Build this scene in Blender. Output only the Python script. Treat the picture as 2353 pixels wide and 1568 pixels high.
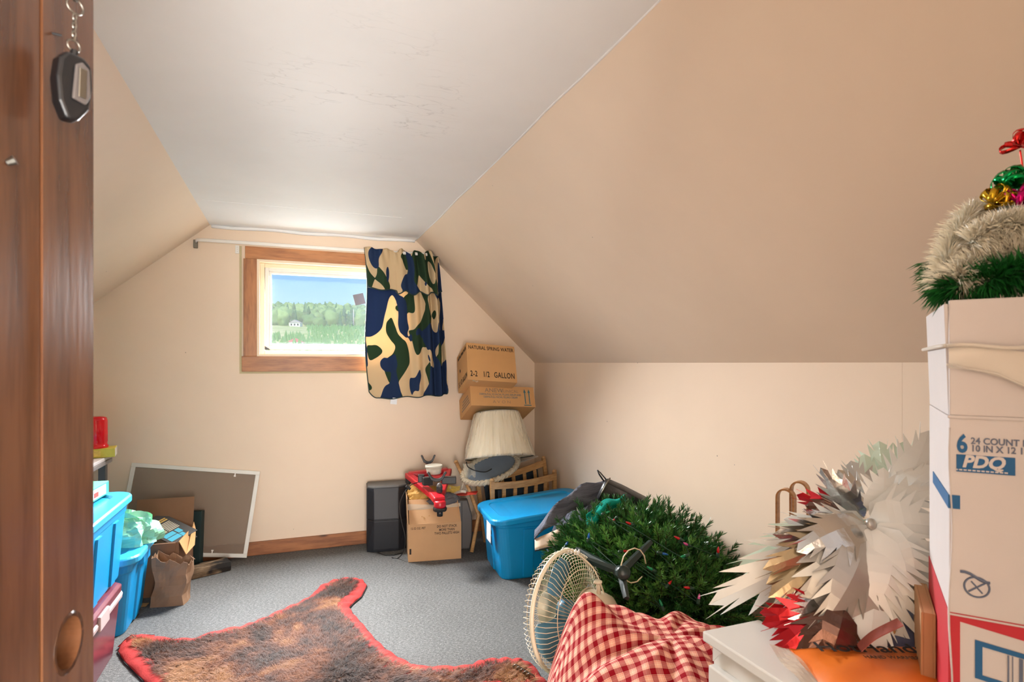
import bpy, bmesh, math, random
import numpy as np
from mathutils import Vector, Matrix, Euler, noise as mnoise
R = math.radians
random.seed(7); rng = np.random.default_rng(7)
for o in list(bpy.data.objects): bpy.data.objects.remove(o)
scn = bpy.context.scene
COL = scn.collection

# ------------------------------------------------------------------ camera, world, sun, window light, exposure
F = 1328.0; YAW = math.atan(506 / F); CC, SS = math.cos(YAW), math.sin(YAW)
EYE = 1.25; V0 = 835.0; U0 = 1176.5
cam_d = bpy.data.cameras.new('camera'); cam = bpy.data.objects.new('camera', cam_d); COL.objects.link(cam)
cam.location = (0, 0, EYE); cam.rotation_euler = (math.pi / 2, 0, -YAW)
cam_d.sensor_width = 36.0; cam_d.lens = F / 2353 * 36.0
cam_d.shift_y = (V0 - 784) / 2353
cam_d.clip_start = 0.02; cam_d.clip_end = 3000
cam_d.dof.use_dof = True; cam_d.dof.focus_distance = 3.3; cam_d.dof.aperture_fstop = 9.0
scn.camera = cam

world = bpy.data.worlds.new('world'); scn.world = world; world.use_nodes = True
wn = world.node_tree; wn.nodes.clear()
w_out = wn.nodes.new('ShaderNodeOutputWorld'); w_bg = wn.nodes.new('ShaderNodeBackground')
w_tc = wn.nodes.new('ShaderNodeTexCoord'); w_sep = wn.nodes.new('ShaderNodeSeparateXYZ'); w_ramp = wn.nodes.new('ShaderNodeValToRGB')
w_ramp.color_ramp.elements[0].position = 0.0; w_ramp.color_ramp.elements[0].color = (0.62, 0.82, 0.98, 1)
w_ramp.color_ramp.elements[1].position = 0.5; w_ramp.color_ramp.elements[1].color = (0.08, 0.27, 0.75, 1)
e = w_ramp.color_ramp.elements.new(0.16); e.color = (0.22, 0.53, 0.96, 1)
wn.links.new(w_tc.outputs['Generated'], w_sep.inputs[0]); wn.links.new(w_sep.outputs['Z'], w_ramp.inputs[0])
wn.links.new(w_ramp.outputs[0], w_bg.inputs[0]); w_bg.inputs[1].default_value = 0.95
wn.links.new(w_bg.outputs[0], w_out.inputs[0])

def light(name, kind, loc, rot, energy, color=(1, 1, 1), **kw):
    d = bpy.data.lights.new(name, kind); d.energy = energy; d.color = color
    for k, v in kw.items(): setattr(d, k, v)
    o = bpy.data.objects.new(name, d); COL.objects.link(o); o.location = loc; o.rotation_euler = rot
    return o
light('sun', 'SUN', (0, -20, 40), (R(48), 0, R(-28)), 3.6, (1, .95, .86), angle=R(.6))
# daylight arriving through the gable window
light('window_ground_glow', 'AREA', (.29, 4.36, 1.60), (R(-112), 0, 0), 6, (1, 1, .96), shape='RECTANGLE', size=.86, size_y=.50)
light('window_daylight', 'AREA', (.29, 4.34, 1.66), (R(-46), 0, 0), 185, (.97, .985, 1), shape='RECTANGLE', size=.86, size_y=.52, spread=R(113))
# unseen fill light added on the landing, coming through the doorway behind the camera
light('landing_fill', 'AREA', (-.05, -3.1, .85), (R(99), 0, 0), 270, (1, .985, .96), shape='RECTANGLE', size=1.6, size_y=1.6)
scn.view_settings.view_transform = 'Standard'; scn.view_settings.look = 'None'
scn.view_settings.exposure = 0.14; scn.view_settings.gamma = 1.0; scn.view_settings.use_curve_mapping = False

# ------------------------------------------------------------------ pixel helpers (directions; distance comes from what is touched)
def ray(u, v):
    a = (u - U0) / F
    return Vector((SS + CC * a, CC - SS * a, -(v - V0) / F))
def at(u, v, t): return Vector((0, 0, EYE)) + ray(u, v) * t
def onz(u, v, z=0.0): d = ray(u, v); return Vector((0, 0, EYE)) + d * ((z - EYE) / d.z)
def ony(u, v, Y): d = ray(u, v); return Vector((0, 0, EYE)) + d * (Y / d.y)

# ------------------------------------------------------------------ materials
MATS = {}
def lin(c):
    return tuple(((x / 255) / 12.92 if x / 255 <= .04045 else ((x / 255 + .055) / 1.055) ** 2.4) for x in c)
class NT:
    def __init__(s, name):
        m = bpy.data.materials.new(name); m.use_nodes = True; s.m = m; s.t = m.node_tree; s.n = s.t.nodes
        s.b = s.n['Principled BSDF']; s.out = s.n['Material Output']; MATS[name] = m
    def node(s, kind, **kw):
        n = s.n.new(kind)
        for k, v in kw.items():
            if hasattr(n, k) and not k[0].isupper(): setattr(n, k, v)
            else: n.inputs[k.replace('_', ' ')].default_value = v
        return n
    def link(s, a, b): s.t.links.new(a, b)
    def coord(s, kind='Object', scale=(1, 1, 1), loc=(0, 0, 0), rot=(0, 0, 0)):
        tc = s.n.new('ShaderNodeTexCoord'); mp = s.n.new('ShaderNodeMapping')
        mp.inputs['Scale'].default_value = scale; mp.inputs['Location'].default_value = loc; mp.inputs['Rotation'].default_value = rot
        s.link(tc.outputs[kind], mp.inputs[0]); return mp.outputs[0]
    def noise(s, vec, scale, detail=3, rough=.5, dist=0):
        n = s.n.new('ShaderNodeTexNoise'); n.inputs['Scale'].default_value = scale; n.inputs['Detail'].default_value = detail
        n.inputs['Roughness'].default_value = rough; n.inputs['Distortion'].default_value = dist
        s.link(vec, n.inputs['Vector']); return n.outputs['Fac']
    def ramp(s, fac, stops, interp='LINEAR'):
        r = s.n.new('ShaderNodeValToRGB'); cr = r.color_ramp; cr.interpolation = interp
        cr.elements[0].position = stops[0][0]; cr.elements[0].color = (*stops[0][1], 1)
        cr.elements[1].position = stops[-1][0]; cr.elements[1].color = (*stops[-1][1], 1)
        for p, c in stops[1:-1]:
            el = cr.elements.new(p); el.color = (*c, 1)
        s.link(fac, r.inputs[0]); return r.outputs[0]
    def mix(s, fac, a, b, blend='MIX'):
        m = s.n.new('ShaderNodeMix'); m.data_type = 'RGBA'; m.blend_type = blend
        for sock, val in ((m.inputs[0], fac), (m.inputs[6], a), (m.inputs[7], b)):
            if hasattr(val, 'is_linked') or hasattr(val, 'links'): s.link(val, sock)
            else: sock.default_value = val if not isinstance(val, tuple) else (*val, 1)
        return m.outputs[2]
    def math(s, op, a, b=0.0):
        m = s.n.new('ShaderNodeMath'); m.operation = op
        for sock, val in ((m.inputs[0], a), (m.inputs[1], b)):
            if hasattr(val, 'links'): s.link(val, sock)
            else: sock.default_value = val
        return m.outputs[0]
    def bump(s, h, strength=.3, dist=.002):
        b = s.n.new('ShaderNodeBump'); b.inputs['Strength'].default_value = strength; b.inputs['Distance'].default_value = dist
        s.link(h, b.inputs['Height']); s.link(b.outputs[0], s.b.inputs['Normal'])
    def set(s, color=None, rough=None, metal=None, **kw):
        if color is not None:
            if isinstance(color, tuple): s.b.inputs['Base Color'].default_value = (*color, 1)
            else: s.link(color, s.b.inputs['Base Color'])
        if rough is not None:
            if hasattr(rough, 'links'): s.link(rough, s.b.inputs['Roughness'])
            else: s.b.inputs['Roughness'].default_value = rough
        if metal is not None: s.b.inputs['Metallic'].default_value = metal
        for k, v in kw.items(): s.b.inputs[k.replace('_', ' ')].default_value = v
        return s.m
def plain(name, c, rough=.5, metal=0, var=.06, vscale=8, bump=0, bscale=60, **kw):
    """a colour with a little mottling and relief; c is sRGB 0-255"""
    t = NT(name); l = lin(c); v = t.coord()
    n = t.noise(v, vscale, 4, .6)
    col = t.ramp(n, [(.25, tuple(x * (1 - var) for x in l)), (.75, tuple(min(1, x * (1 + var)) for x in l))])
    if bump: t.bump(t.noise(v, bscale, 4), bump)
    return t.set(col, rough, metal, **kw)
def wood(name, c1, c2, c3, scale=(1, 1, 1), rough=.4, knots=True, grain=9, bump=.15, rot=(0, 0, 0), spec=.5):
    """grain runs along local X after the mapping"""
    t = NT(name); v = t.coord('Object', scale, (0, 0, 0), rot)
    mp = t.n.new('ShaderNodeMapping'); mp.inputs['Scale'].default_value = (.12, 1, 1); t.link(v, mp.inputs[0])
    n1 = t.noise(mp.outputs[0], grain, 5, .6, .6); n2 = t.noise(mp.outputs[0], grain * 7, 3, .6)
    base = t.ramp(n1, [(.3, lin(c1)), (.52, lin(c2)), (.72, lin(c3))])
    col = t.mix(.35, base, t.ramp(n2, [(.3, tuple(x * .55 for x in lin(c1))), (.6, lin(c3))]), 'MIX')
    if knots:
        mk = t.n.new('ShaderNodeMapping'); mk.inputs['Scale'].default_value = (.45, 1, 1); t.link(v, mk.inputs[0])
        vo = t.n.new('ShaderNodeTexVoronoi'); vo.inputs['Scale'].default_value = 6.5; t.link(mk.outputs[0], vo.inputs['Vector'])
        k = t.ramp(vo.outputs['Distance'], [(.045, (1, 1, 1)), (.12, (0, 0, 0))])
        col = t.mix(k, col, tuple(x * .28 for x in lin(c1)))
    t.bump(n2, bump, .001)
    return t.set(col, rough, Specular_IOR_Level=spec)

def paint(name, c, specks=True, cracks=False):
    t = NT(name); l = lin(c); v = t.coord()
    n = t.noise(v, 1.6, 4, .6); n2 = t.noise(v, 26, 4, .6)
    col = t.ramp(n, [(.3, tuple(x * .965 for x in l)), (.7, tuple(min(1, x * 1.03) for x in l))])
    if specks:
        vo = t.n.new('ShaderNodeTexVoronoi'); vo.inputs['Scale'].default_value = 5.5; t.link(v, vo.inputs['Vector'])
        k = t.ramp(vo.outputs['Distance'], [(.014, (1, 1, 1)), (.02, (0, 0, 0))])
        col = t.mix(k, col, tuple(x * .35 for x in l))
    h = n2
    if cracks:
        vv = t.coord('Object', (7, 22, 1), (0, 0, 0))
        nd = t.n.new('ShaderNodeTexNoise'); nd.inputs['Scale'].default_value = 1.5; t.link(vv, nd.inputs['Vector'])
        ad = t.n.new('ShaderNodeVectorMath'); ad.operation = 'ADD'; t.link(vv, ad.inputs[0]); t.link(nd.outputs['Color'], ad.inputs[1])
        vo2 = t.n.new('ShaderNodeTexVoronoi'); vo2.feature = 'DISTANCE_TO_EDGE'; vo2.inputs['Scale'].default_value = 1.0; t.link(ad.outputs[0], vo2.inputs['Vector'])
        e_ = t.ramp(vo2.outputs['Distance'], [(.012, (1, 1, 1)), (.03, (0, 0, 0))])
        # only where the old plaster has crazed, a blotch in the middle of the ceiling
        vg = t.n.new('ShaderNodeVectorMath'); vg.operation = 'DISTANCE'; vg.inputs[1].default_value = (.22, 2.05, 2.13)
        sc = t.coord('Object', (1.5, 1, 1), (-.12, 0, 0)); t.link(sc, vg.inputs[0])
        m1 = t.ramp(vg.outputs['Value'], [(.15, (1, 1, 1)), (.62, (0, 0, 0))])
        m2 = t.ramp(t.noise(v, 5, 2), [(.5, (0, 0, 0)), (.6, (1, 1, 1))])
        k = t.math('MULTIPLY', t.math('MULTIPLY', e_, m1), m2)
        col = t.mix(t.math('MULTIPLY', k, .42), col, tuple(x * .45 for x in l))
    t.bump(h, .12, .004)
    return t.set(col, .62)

paint('peach_paint', (236, 215, 191)); paint('white_paint', (247, 247, 246), False, True)
def carpet():
    t = NT('carpet'); v = t.coord(); vs = t.coord('Object', (1, 2.2, 1), rot=(0, 0, .35))
    f = t.noise(vs, 72, 5, .8); f2 = t.noise(v, 240, 2, .7); b = t.noise(v, 2.2, 3)
    h = t.math('ADD', t.math('MULTIPLY', f, .65), t.math('MULTIPLY', f2, .35))
    col = t.ramp(h, [(.36, lin((42, 43, 44))), (.47, lin((96, 97, 97))), (.56, lin((132, 132, 131))), (.66, lin((200, 200, 196)))])
    col = t.mix(.3, col, t.ramp(b, [(.3, lin((90, 88, 84))), (.7, lin((124, 124, 122)))]))
    t.bump(h, .7, .006); return t.set(col, .95, Specular_IOR_Level=.15)
carpet()
wood('pine', (126, 74, 36), (172, 108, 58), (196, 134, 78), rough=.42)
wood('pine_upright', (126, 74, 36), (172, 108, 58), (196, 134, 78), rough=.42, rot=(0, R(90), 0))
wood('pine_skirting', (122, 68, 34), (160, 98, 54), (184, 120, 70), rough=.45)
wood('door_wood', (66, 39, 24), (100, 62, 40), (124, 84, 56), rough=.27, rot=(0, R(90), 0), grain=7, bump=.35)
wood('beech', (168, 122, 74), (196, 152, 100), (214, 172, 120), rough=.38, knots=False, grain=14)
wood('bent_ash', (150, 100, 54), (184, 130, 76), (204, 152, 96), rough=.35, knots=False, grain=14)
def old_plank():
    t = NT('old_plank'); v = t.coord('Object', (1, 5, 5)); n = t.noise(v, 9, 5, .7)
    c = t.ramp(n, [(.3, lin((62, 48, 36))), (.5, lin((120, 98, 74))), (.7, lin((158, 136, 108)))])
    c = t.mix(t.ramp(t.noise(t.coord(), 7, 2), [(.5, (0, 0, 0)), (.58, (1, 1, 1))]), c, lin((34, 30, 28)))
    t.bump(n, .5, .004); return t.set(c, .85)
old_plank()
plain('vinyl_white', (236, 232, 224), .35, var=.02); plain('jamb_cream', (240, 220, 190), .45, var=.04)
plain('white_metal', (222, 219, 210), .4, var=.04); plain('caulk', (196, 182, 142), .8, var=.1, bump=.4)
plain('steel', (150, 148, 140), .35, 1); plain('dull_steel', (120, 116, 106), .5, .8)
plain('black_plastic', (26, 26, 28), .38, var=.1); plain('black_sheen', (30, 32, 38), .5, var=.06, bump=.15, bscale=260)
plain('dark_grey_top', (84, 82, 80), .55, var=.05); plain('grey_plastic', (92, 86, 84), .4)
plain('black_leather', (28, 29, 33), .32, bump=.4, bscale=120)
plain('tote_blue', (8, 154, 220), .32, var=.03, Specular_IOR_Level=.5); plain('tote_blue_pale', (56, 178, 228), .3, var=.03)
plain('maroon_plastic', (120, 62, 74), .22, var=.14, vscale=14); plain('crate_rim', (206, 184, 184), .35, var=.05)
plain('cardboard', (190, 148, 106), .8, var=.05, bump=.15, bscale=90); plain('cardboard_dark', (136, 100, 74), .85, var=.07, bump=.2, bscale=60)
plain('cardboard_orange', (206, 158, 104), .8, var=.04, bump=.1); plain('cardboard_core', (96, 70, 48), .9, var=.25, vscale=90)
plain('kraft_paper', (150, 116, 88), .75, var=.12, vscale=14, bump=.3, bscale=40)
plain('print_black', (34, 28, 24), .8, var=.02); plain('print_brown', (66, 52, 42), .8, var=.05); plain('print_grey', (146, 128, 106), .8); plain('print_teal', (70, 116, 124), .8)
plain('print_blue', (24, 92, 142), .7, var=.05); plain('print_red', (186, 24, 42), .6, var=.05); plain('box_white', (206, 199, 197), .7, var=.03, bump=.12, bscale=30)
plain('print_faded_blue', (98, 108, 130), .8); plain('label_white', (228, 230, 232), .5, var=.03)
plain('red_plastic', (186, 22, 36), .35, var=.05); plain('clear_tub', (222, 214, 196), .35, var=.04, Transmission_Weight=.25)
plain('envelope', (206, 160, 84), .7, var=.1, bump=.3, bscale=25); plain('leaflet', (222, 196, 96), .5, var=.3, vscale=40); plain('leaflet_red', (206, 60, 44), .45, var=.2, vscale=30)
plain('leaflet_white', (214, 206, 194), .5, var=.1, vscale=40)
plain('grey_cloth', (92, 90, 92), .95, bump=.5, bscale=60); plain('teal_felt', (20, 134, 118), .98, var=.1, bump=.5, bscale=150, Specular_IOR_Level=.1)
plain('coat_lining', (206, 182, 158), .8, var=.1)
plain('pad_navy', (36, 50, 62), .7); plain('card_grey', (198, 190, 180), .7); plain('wicker', (196, 184, 160), .75, var=.25, vscale=120, bump=.8, bscale=160)
plain('tray_blue', (130, 146, 164), .35, var=.08)
plain('album_green', (28, 52, 52), .55, var=.12); plain('album_page', (200, 190, 160), .8)
plain('book_cover', (66, 64, 62), .5, var=.1); plain('book_page', (160, 144, 124), .85, var=.2, vscale=60); plain('gold_print', (206, 168, 84), .6); plain('cream_print', (208, 198, 176), .7); plain('cyan_print', (70, 176, 204), .6, var=.05)
plain('picture_print', (168, 164, 132), .7, var=.35, vscale=60)
plain('green_carton', (60, 186, 158), .5, var=.03); plain('green_carton_top', (124, 218, 188), .5, var=.03); plain('yellow_carton', (206, 192, 70), .45, var=.12, vscale=30); plain('table_top', (214, 206, 206), .35, var=.03); plain('table_edge', (132, 126, 124), .4)
plain('fan_cream', (224, 212, 184), .35, var=.04); plain('fan_wire', (216, 200, 170), .35, var=.05)
plain('stand_green', (28, 44, 42), .3, var=.1); plain('stem_brown', (66, 62, 30), .8); plain('light_wire', (22, 60, 40), .5)
plain('felt_red', (178, 62, 60), .95, var=.14, vscale=20, bump=.5, bscale=170, Specular_IOR_Level=.15); plain('felt_black', (30, 26, 28), .95); plain('claw', (96, 74, 56), .35); plain('hide', (120, 78, 48), .95)
plain('chest_white', (214, 214, 210), .3, var=.02); plain('gap_dark', (70, 66, 64), .9)
plain('foil_white', (228, 230, 226), .3, var=.03, Specular_IOR_Level=.7); plain('foil_silver', (206, 206, 204), .2, .9, bump=.4, bscale=60); plain('foil_tan', (170, 150, 118), .26, .75, bump=.3, bscale=50)
plain('foil_mint', (208, 226, 208), .3, var=.03); plain('foil_red', (188, 32, 44), .22, .6, bump=.3, bscale=50); plain('foil_bronze', (112, 84, 74), .24, .85, bump=.4, bscale=60); plain('foil_grey', (178, 176, 170), .32, .35, bump=.3, bscale=50)
plain('foil_green', (10, 132, 62), .25, .4)
plain('bag_orange', (216, 112, 36), .35, var=.1, bump=.3, bscale=22); plain('denim', (84, 88, 116), .85, var=.12, bump=.5, bscale=200); plain('strap_red', (160, 84, 74), .7, var=.2, vscale=50); plain('dark_wood', (60, 42, 34), .5)
plain('gold_foil', (206, 166, 40), .2, .9); plain('emerald_foil', (0, 150, 76), .2, .85); plain('magenta_foil', (196, 10, 110), .2, .8); plain('red_foil', (214, 44, 40), .2, .8)
plain('tinsel_white', (240, 235, 218), .3, var=.05); plain('house_white', (232, 230, 226), .7); plain('roof_grey', (170, 166, 164), .8); plain('barn_red', (196, 110, 100), .8)
plain('bulb_red', (200, 30, 40), .2); plain('bulb_green', (20, 140, 90), .2); plain('bulb_blue', (30, 90, 170), .2); plain('bulb_pink', (214, 90, 160), .2)
plain('pole_grey', (200, 196, 186), .7); plain('linen_tape', (226, 218, 206), .45, var=.05, Transmission_Weight=.2)
plain('soft_black', (20, 20, 21), .45)
def translucent(name, c, fac, rough=.3, tl=0.0):
    t = NT(name); t.set(lin(c), rough)
    tr = t.n.new('ShaderNodeBsdfTransparent'); mx = t.n.new('ShaderNodeMixShader'); mx.inputs[0].default_value = fac
    t.link(tr.outputs[0], mx.inputs[1]); t.link(t.b.outputs[0], mx.inputs[2]); t.link(mx.outputs[0], t.out.inputs[0]); return t.m
translucent('insect_mesh', (160, 142, 126), .50, .9); translucent('pane_glass', (235, 245, 245), .06, .02); translucent('plastic_film', (246, 240, 222), .36, .10)
translucent('red_clear', (226, 10, 30), .86, .08); translucent('bag_green', (150, 218, 180), .88, .3); translucent('clear_tape', (224, 206, 180), .45, .2); plain('blade_blue', (84, 132, 156), .3, var=.04)
def camo():
    t = NT('camo_fleece'); v = t.coord('UV', (1, 1, 1))
    a = t.noise(v, 4.0, .6, .3, .8); b = t.noise(t.coord('UV', (1, 1, 1), (7.9, 3.4, 2)), 3.6, .6, .3, .8)
    c = t.ramp(a, [(0, lin((216, 190, 150))), (.515, lin((48, 68, 48)))], 'CONSTANT')
    c = t.mix(t.ramp(b, [(0, (0, 0, 0)), (.535, (1, 1, 1))], 'CONSTANT'), c, lin((40, 56, 88)))
    t.bump(t.noise(v, 260, 2), .3, .002); t.set(c, .95, Specular_IOR_Level=.1)
    tl = t.n.new('ShaderNodeBsdfTranslucent'); t.link(c, tl.inputs[0]); mx = t.n.new('ShaderNodeMixShader'); mx.inputs[0].default_value = .16
    t.link(t.b.outputs[0], mx.inputs[1]); t.link(tl.outputs[0], mx.inputs[2]); t.link(mx.outputs[0], t.out.inputs[0])
camo()
def plaid():
    t = NT('red_plaid'); tc = t.n.new('ShaderNodeTexCoord'); sp = t.n.new('ShaderNodeSeparateXYZ'); t.link(tc.outputs['UV'], sp.inputs[0])
    red, pink, cream = lin((168, 10, 34)), lin((230, 150, 138)), lin((252, 238, 214))
    def band(s):
        f = t.math('FRACT', s)
        # half the period solid red, half rose with fine cream stripes
        return t.ramp(f, [(0, red), (.44, cream), (.475, pink), (.53, cream), (.57, pink), (.62, cream), (.68, pink), (.72, cream), (.76, pink), (.81, cream), (.85, pink), (.94, cream), (.975, red)], 'CONSTANT')
    c = t.mix(.5, band(sp.outputs[0]), band(sp.outputs[1]))
    c = t.mix(.55, c, t.mix(1.0, band(sp.outputs[0]), band(sp.outputs[1]), 'MULTIPLY'))
    t.bump(t.noise(t.coord('UV'), 60, 2), .15, .001); t.set(c, .9, Specular_IOR_Level=.15)
plaid()
def fur():
    t = NT('bear_fur'); v = t.coord(); a = t.noise(v, 3.8, 4, .6, .4); b = t.noise(t.coord('Object', (1, 1, 0), (4, 2, 0)), 60, 2, .6)
    c = t.ramp(a, [(.40, lin((32, 19, 14))), (.49, lin((80, 42, 25))), (.555, lin((124, 69, 37))), (.65, lin((170, 116, 70)))])
    c = t.mix(.25, c, t.ramp(b, [(.35, lin((28, 16, 11))), (.65, lin((126, 80, 48)))]))
    t.set(c, .6, Specular_IOR_Level=.18)
fur()
def coat_wool():
    t = NT('coat_wool'); v = t.coord('Object', (1, 1, 1), rot=(0, .5, .9)); n = t.noise(t.coord('Object', (3, 14, 9), rot=(0, .5, .9)), 1.6, 4, .6, .8)
    c = t.ramp(n, [(.3, lin((58, 60, 70))), (.7, lin((108, 111, 124)))])
    h = t.math('ADD', n, t.math('MULTIPLY', t.noise(v, 160, 2), .06)); t.bump(h, .9, .03); t.set(c, .85, Specular_IOR_Level=.3)
coat_wool()
def shade_fabric():
    t = NT('pleated_shade'); v = t.coord(); n = t.noise(v, 14, 3)
    c = t.ramp(n, [(.3, lin((214, 198, 166))), (.7, lin((240, 228, 202)))]); t.bump(t.noise(v, 70, 3), .3, .002); t.set(c, .7)
shade_fabric()
def needle_mat(name, c1, c2, rough=.28):
    t = NT(name); oi = t.n.new('ShaderNodeObjectInfo'); v = t.coord(); n = t.noise(v, 38, 2)
    f = t.math('ADD', t.math('MULTIPLY', n, .6), t.math('MULTIPLY', oi.outputs['Random'], .4))
    c = t.ramp(f, [(.25, lin(c1)), (.75, lin(c2))]); t.set(c, rough, Specular_IOR_Level=.6)
needle_mat('needles', (30, 92, 44), (112, 166, 78)); needle_mat('needles_near', (16, 70, 30), (40, 120, 50))
needle_mat('tree_leaves', (92, 128, 70), (150, 178, 108), .9); needle_mat('tree_conifer', (60, 104, 66), (104, 142, 92), .9); needle_mat('young_conifer', (84, 140, 64), (140, 178, 92), .9)
def meadow():
    t = NT('meadow'); v = t.coord(); c = t.ramp(t.noise(v, .06, 5, .7), [(.3, lin((150, 172, 96))), (.7, lin((206, 204, 150)))]); t.set(c, .95, Specular_IOR_Level=.1)
meadow()
plain('forest_floor', (70, 96, 60), .95, var=.2, vscale=.2)

# ------------------------------------------------------------------ mesh helpers
class MB:
    def __init__(s): s.v = []; s.f = []; s.uv = None
    def add(s, vs, fs):
        o = len(s.v); s.v += [Vector(v) for v in vs]; s.f += [tuple(i + o for i in f) for f in fs]; return s
    def box(s, x0, x1, y0, y1, z0, z1, M=None):
        vs = [Vector(p) for p in ((x0, y0, z0), (x1, y0, z0), (x1, y1, z0), (x0, y1, z0), (x0, y0, z1), (x1, y0, z1), (x1, y1, z1), (x0, y1, z1))]
        if M: vs = [M @ p for p in vs]
        return s.add(vs, [(3, 2, 1, 0), (4, 5, 6, 7), (0, 1, 5, 4), (1, 2, 6, 5), (2, 3, 7, 6), (3, 0, 4, 7)])
    def tube(s, pts, r, n=8, close=False, cap=True, flat=1.0, up=None):
        pts = [Vector(p) for p in pts]; k = len(pts); rs = r if isinstance(r, (list, tuple)) else [r] * k
        vs = []; side = None
        for i, p in enumerate(pts):
            a = pts[(i - 1) % k] if (i > 0 or close) else p; b = pts[(i + 1) % k] if (i < k - 1 or close) else p
            d = (b - a).normalized() if (b - a).length > 1e-9 else Vector((0, 0, 1))
            if side is None:
                side = d.cross(Vector(up) if up else (Vector((0, 0, 1)) if abs(d.z) < .9 else Vector((1, 0, 0)))).normalized()
            side = (side - d * side.dot(d)).normalized(); o = d.cross(side)
            for j in range(n):
                t = 2 * math.pi * j / n; vs.append(p + (side * math.cos(t) + o * math.sin(t) * flat) * rs[i])
        fs = []
        for i in range(k if close else k - 1):
            for j in range(n):
                i2 = (i + 1) % k; j2 = (j + 1) % n; fs.append((i * n + j, i * n + j2, i2 * n + j2, i2 * n + j))
        if cap and not close: fs += [tuple(range(n))[::-1], tuple((k - 1) * n + j for j in range(n))]
        return s.add(vs, fs)
    def lathe(s, prof, n=24, M=None, cap=True, wob=None):
        vs = []
        for i, (r, z) in enumerate(prof):
            for j in range(n):
                t = 2 * math.pi * j / n; rr = r * (wob(t, i) if wob else 1); p = Vector((rr * math.cos(t), rr * math.sin(t), z)); vs.append(M @ p if M else p)
        fs = [(i * n + j, i * n + (j + 1) % n, (i + 1) * n + (j + 1) % n, (i + 1) * n + j) for i in range(len(prof) - 1) for j in range(n)]
        if cap: fs += [tuple(range(n))[::-1], tuple((len(prof) - 1) * n + j for j in range(n))]
        return s.add(vs, fs)
    def loft(s, rings, cap=True, close=True):
        n = len(rings[0]); vs = [p for r in rings for p in r]; m = n if close else n - 1
        fs = [(i * n + j, i * n + (j + 1) % n, (i + 1) * n + (j + 1) % n, (i + 1) * n + j) for i in range(len(rings) - 1) for j in range(m)]
        if cap: fs += [tuple(range(n))[::-1], tuple((len(rings) - 1) * n + j for j in range(n))]
        return s.add(vs, fs)
    def prism(s, poly, z0, z1, M=None):
        n = len(poly); vs = [Vector((x, y, z0)) for x, y in poly] + [Vector((x, y, z1)) for x, y in poly]
        if M: vs = [M @ p for p in vs]
        return s.add(vs, [tuple(range(n))[::-1], tuple(range(n, 2 * n))] + [(i, (i + 1) % n, (i + 1) % n + n, i + n) for i in range(n)])
    def sheet(s, f, nu, nv, uv=None):
        vs = [f(i / nu, j / nv) for j in range(nv + 1) for i in range(nu + 1)]
        fs = [(j * (nu + 1) + i, j * (nu + 1) + i + 1, (j + 1) * (nu + 1) + i + 1, (j + 1) * (nu + 1) + i) for j in range(nv) for i in range(nu)]
        s.add(vs, fs); s.uv = [uv(i / nu, j / nv) for j in range(nv + 1) for i in range(nu + 1)] if uv else None; return s
    def mesh(s, name, mat, smooth=False):
        me = bpy.data.meshes.new(name); me.from_pydata([tuple(v) for v in s.v], [], s.f); me.update()
        if s.uv:
            l = me.uv_layers.new(name='UVMap'); idx = np.empty(len(me.loops), dtype=np.int32); me.loops.foreach_get('vertex_index', idx)
            l.data.foreach_set('uv', np.array(s.uv, dtype=np.float32)[idx].ravel())
        if mat: me.materials.append(MATS[mat])
        if smooth: me.polygons.foreach_set('use_smooth', [True] * len(me.polygons))
        return me
def obj(name, data, parent=None, loc=(0, 0, 0), rot=(0, 0, 0)):
    o = bpy.data.objects.new(name, data); COL.objects.link(o); o.location = loc; o.rotation_euler = rot
    if parent: o.parent = parent
    return o
def mods(o, bevel=0, seg=2, solid=0, sub=0, off=-1):
    if solid: m = o.modifiers.new('thickness', 'SOLIDIFY'); m.thickness = solid; m.offset = off
    if bevel: m = o.modifiers.new('bevel', 'BEVEL'); m.width = bevel; m.segments = seg; m.limit_method = 'ANGLE'; m.angle_limit = R(40)
    if sub: m = o.modifiers.new('smooth', 'SUBSURF'); m.levels = sub; m.render_levels = sub
    return o
def part(name, mb, mat, parent=None, smooth=False, world=False, label=None, **kw):
    if world and parent:
        top = parent
        while top.parent: top = top.parent
        inv = ROOT[top.name].inverted(); mb.v = [inv @ v for v in mb.v]
    o = obj(name, mb.mesh(name, mat, smooth), parent)
    mods(o, **kw)
    if label: o['label'] = label
    return o
ROOT = {}
def tag(o, label, cat, group=None):
    o['label'] = label; o['category'] = cat
    if group: o['group'] = group
    return o
def thing(name, label, cat, loc=(0, 0, 0), rotz=0, group=None, M=None):
    o = bpy.data.objects.new(name, None); COL.objects.link(o); o.empty_display_size = .05
    if M is None: M = Matrix.Translation(Vector(loc)) @ Matrix.Rotation(rotz, 4, 'Z')
    o.matrix_world = M; o.location = M.to_translation(); o.rotation_euler = M.to_euler(); ROOT[o.name] = M.copy()
    return tag(o, label, cat, group)
def struct(o): o['kind'] = 'structure'; return o
def sbox(name, mat, x0, x1, y0, y1, z0, z1, parent=None, **kw):
    o = part(name, MB().box(x0, x1, y0, y1, z0, z1), mat, parent, **kw)
    return o if parent else struct(o)
def frame(o, ex, ey):
    """matrix with origin o, x along ex, y towards ey (made square)"""
    ex = Vector(ex).normalized(); ez = ex.cross(Vector(ey)).normalized(); ey = ez.cross(ex)
    return Matrix(((ex.x, ey.x, ez.x, o[0]), (ex.y, ey.y, ez.y, o[1]), (ex.z, ey.z, ez.z, o[2]), (0, 0, 0, 1)))
TXT = []
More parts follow.
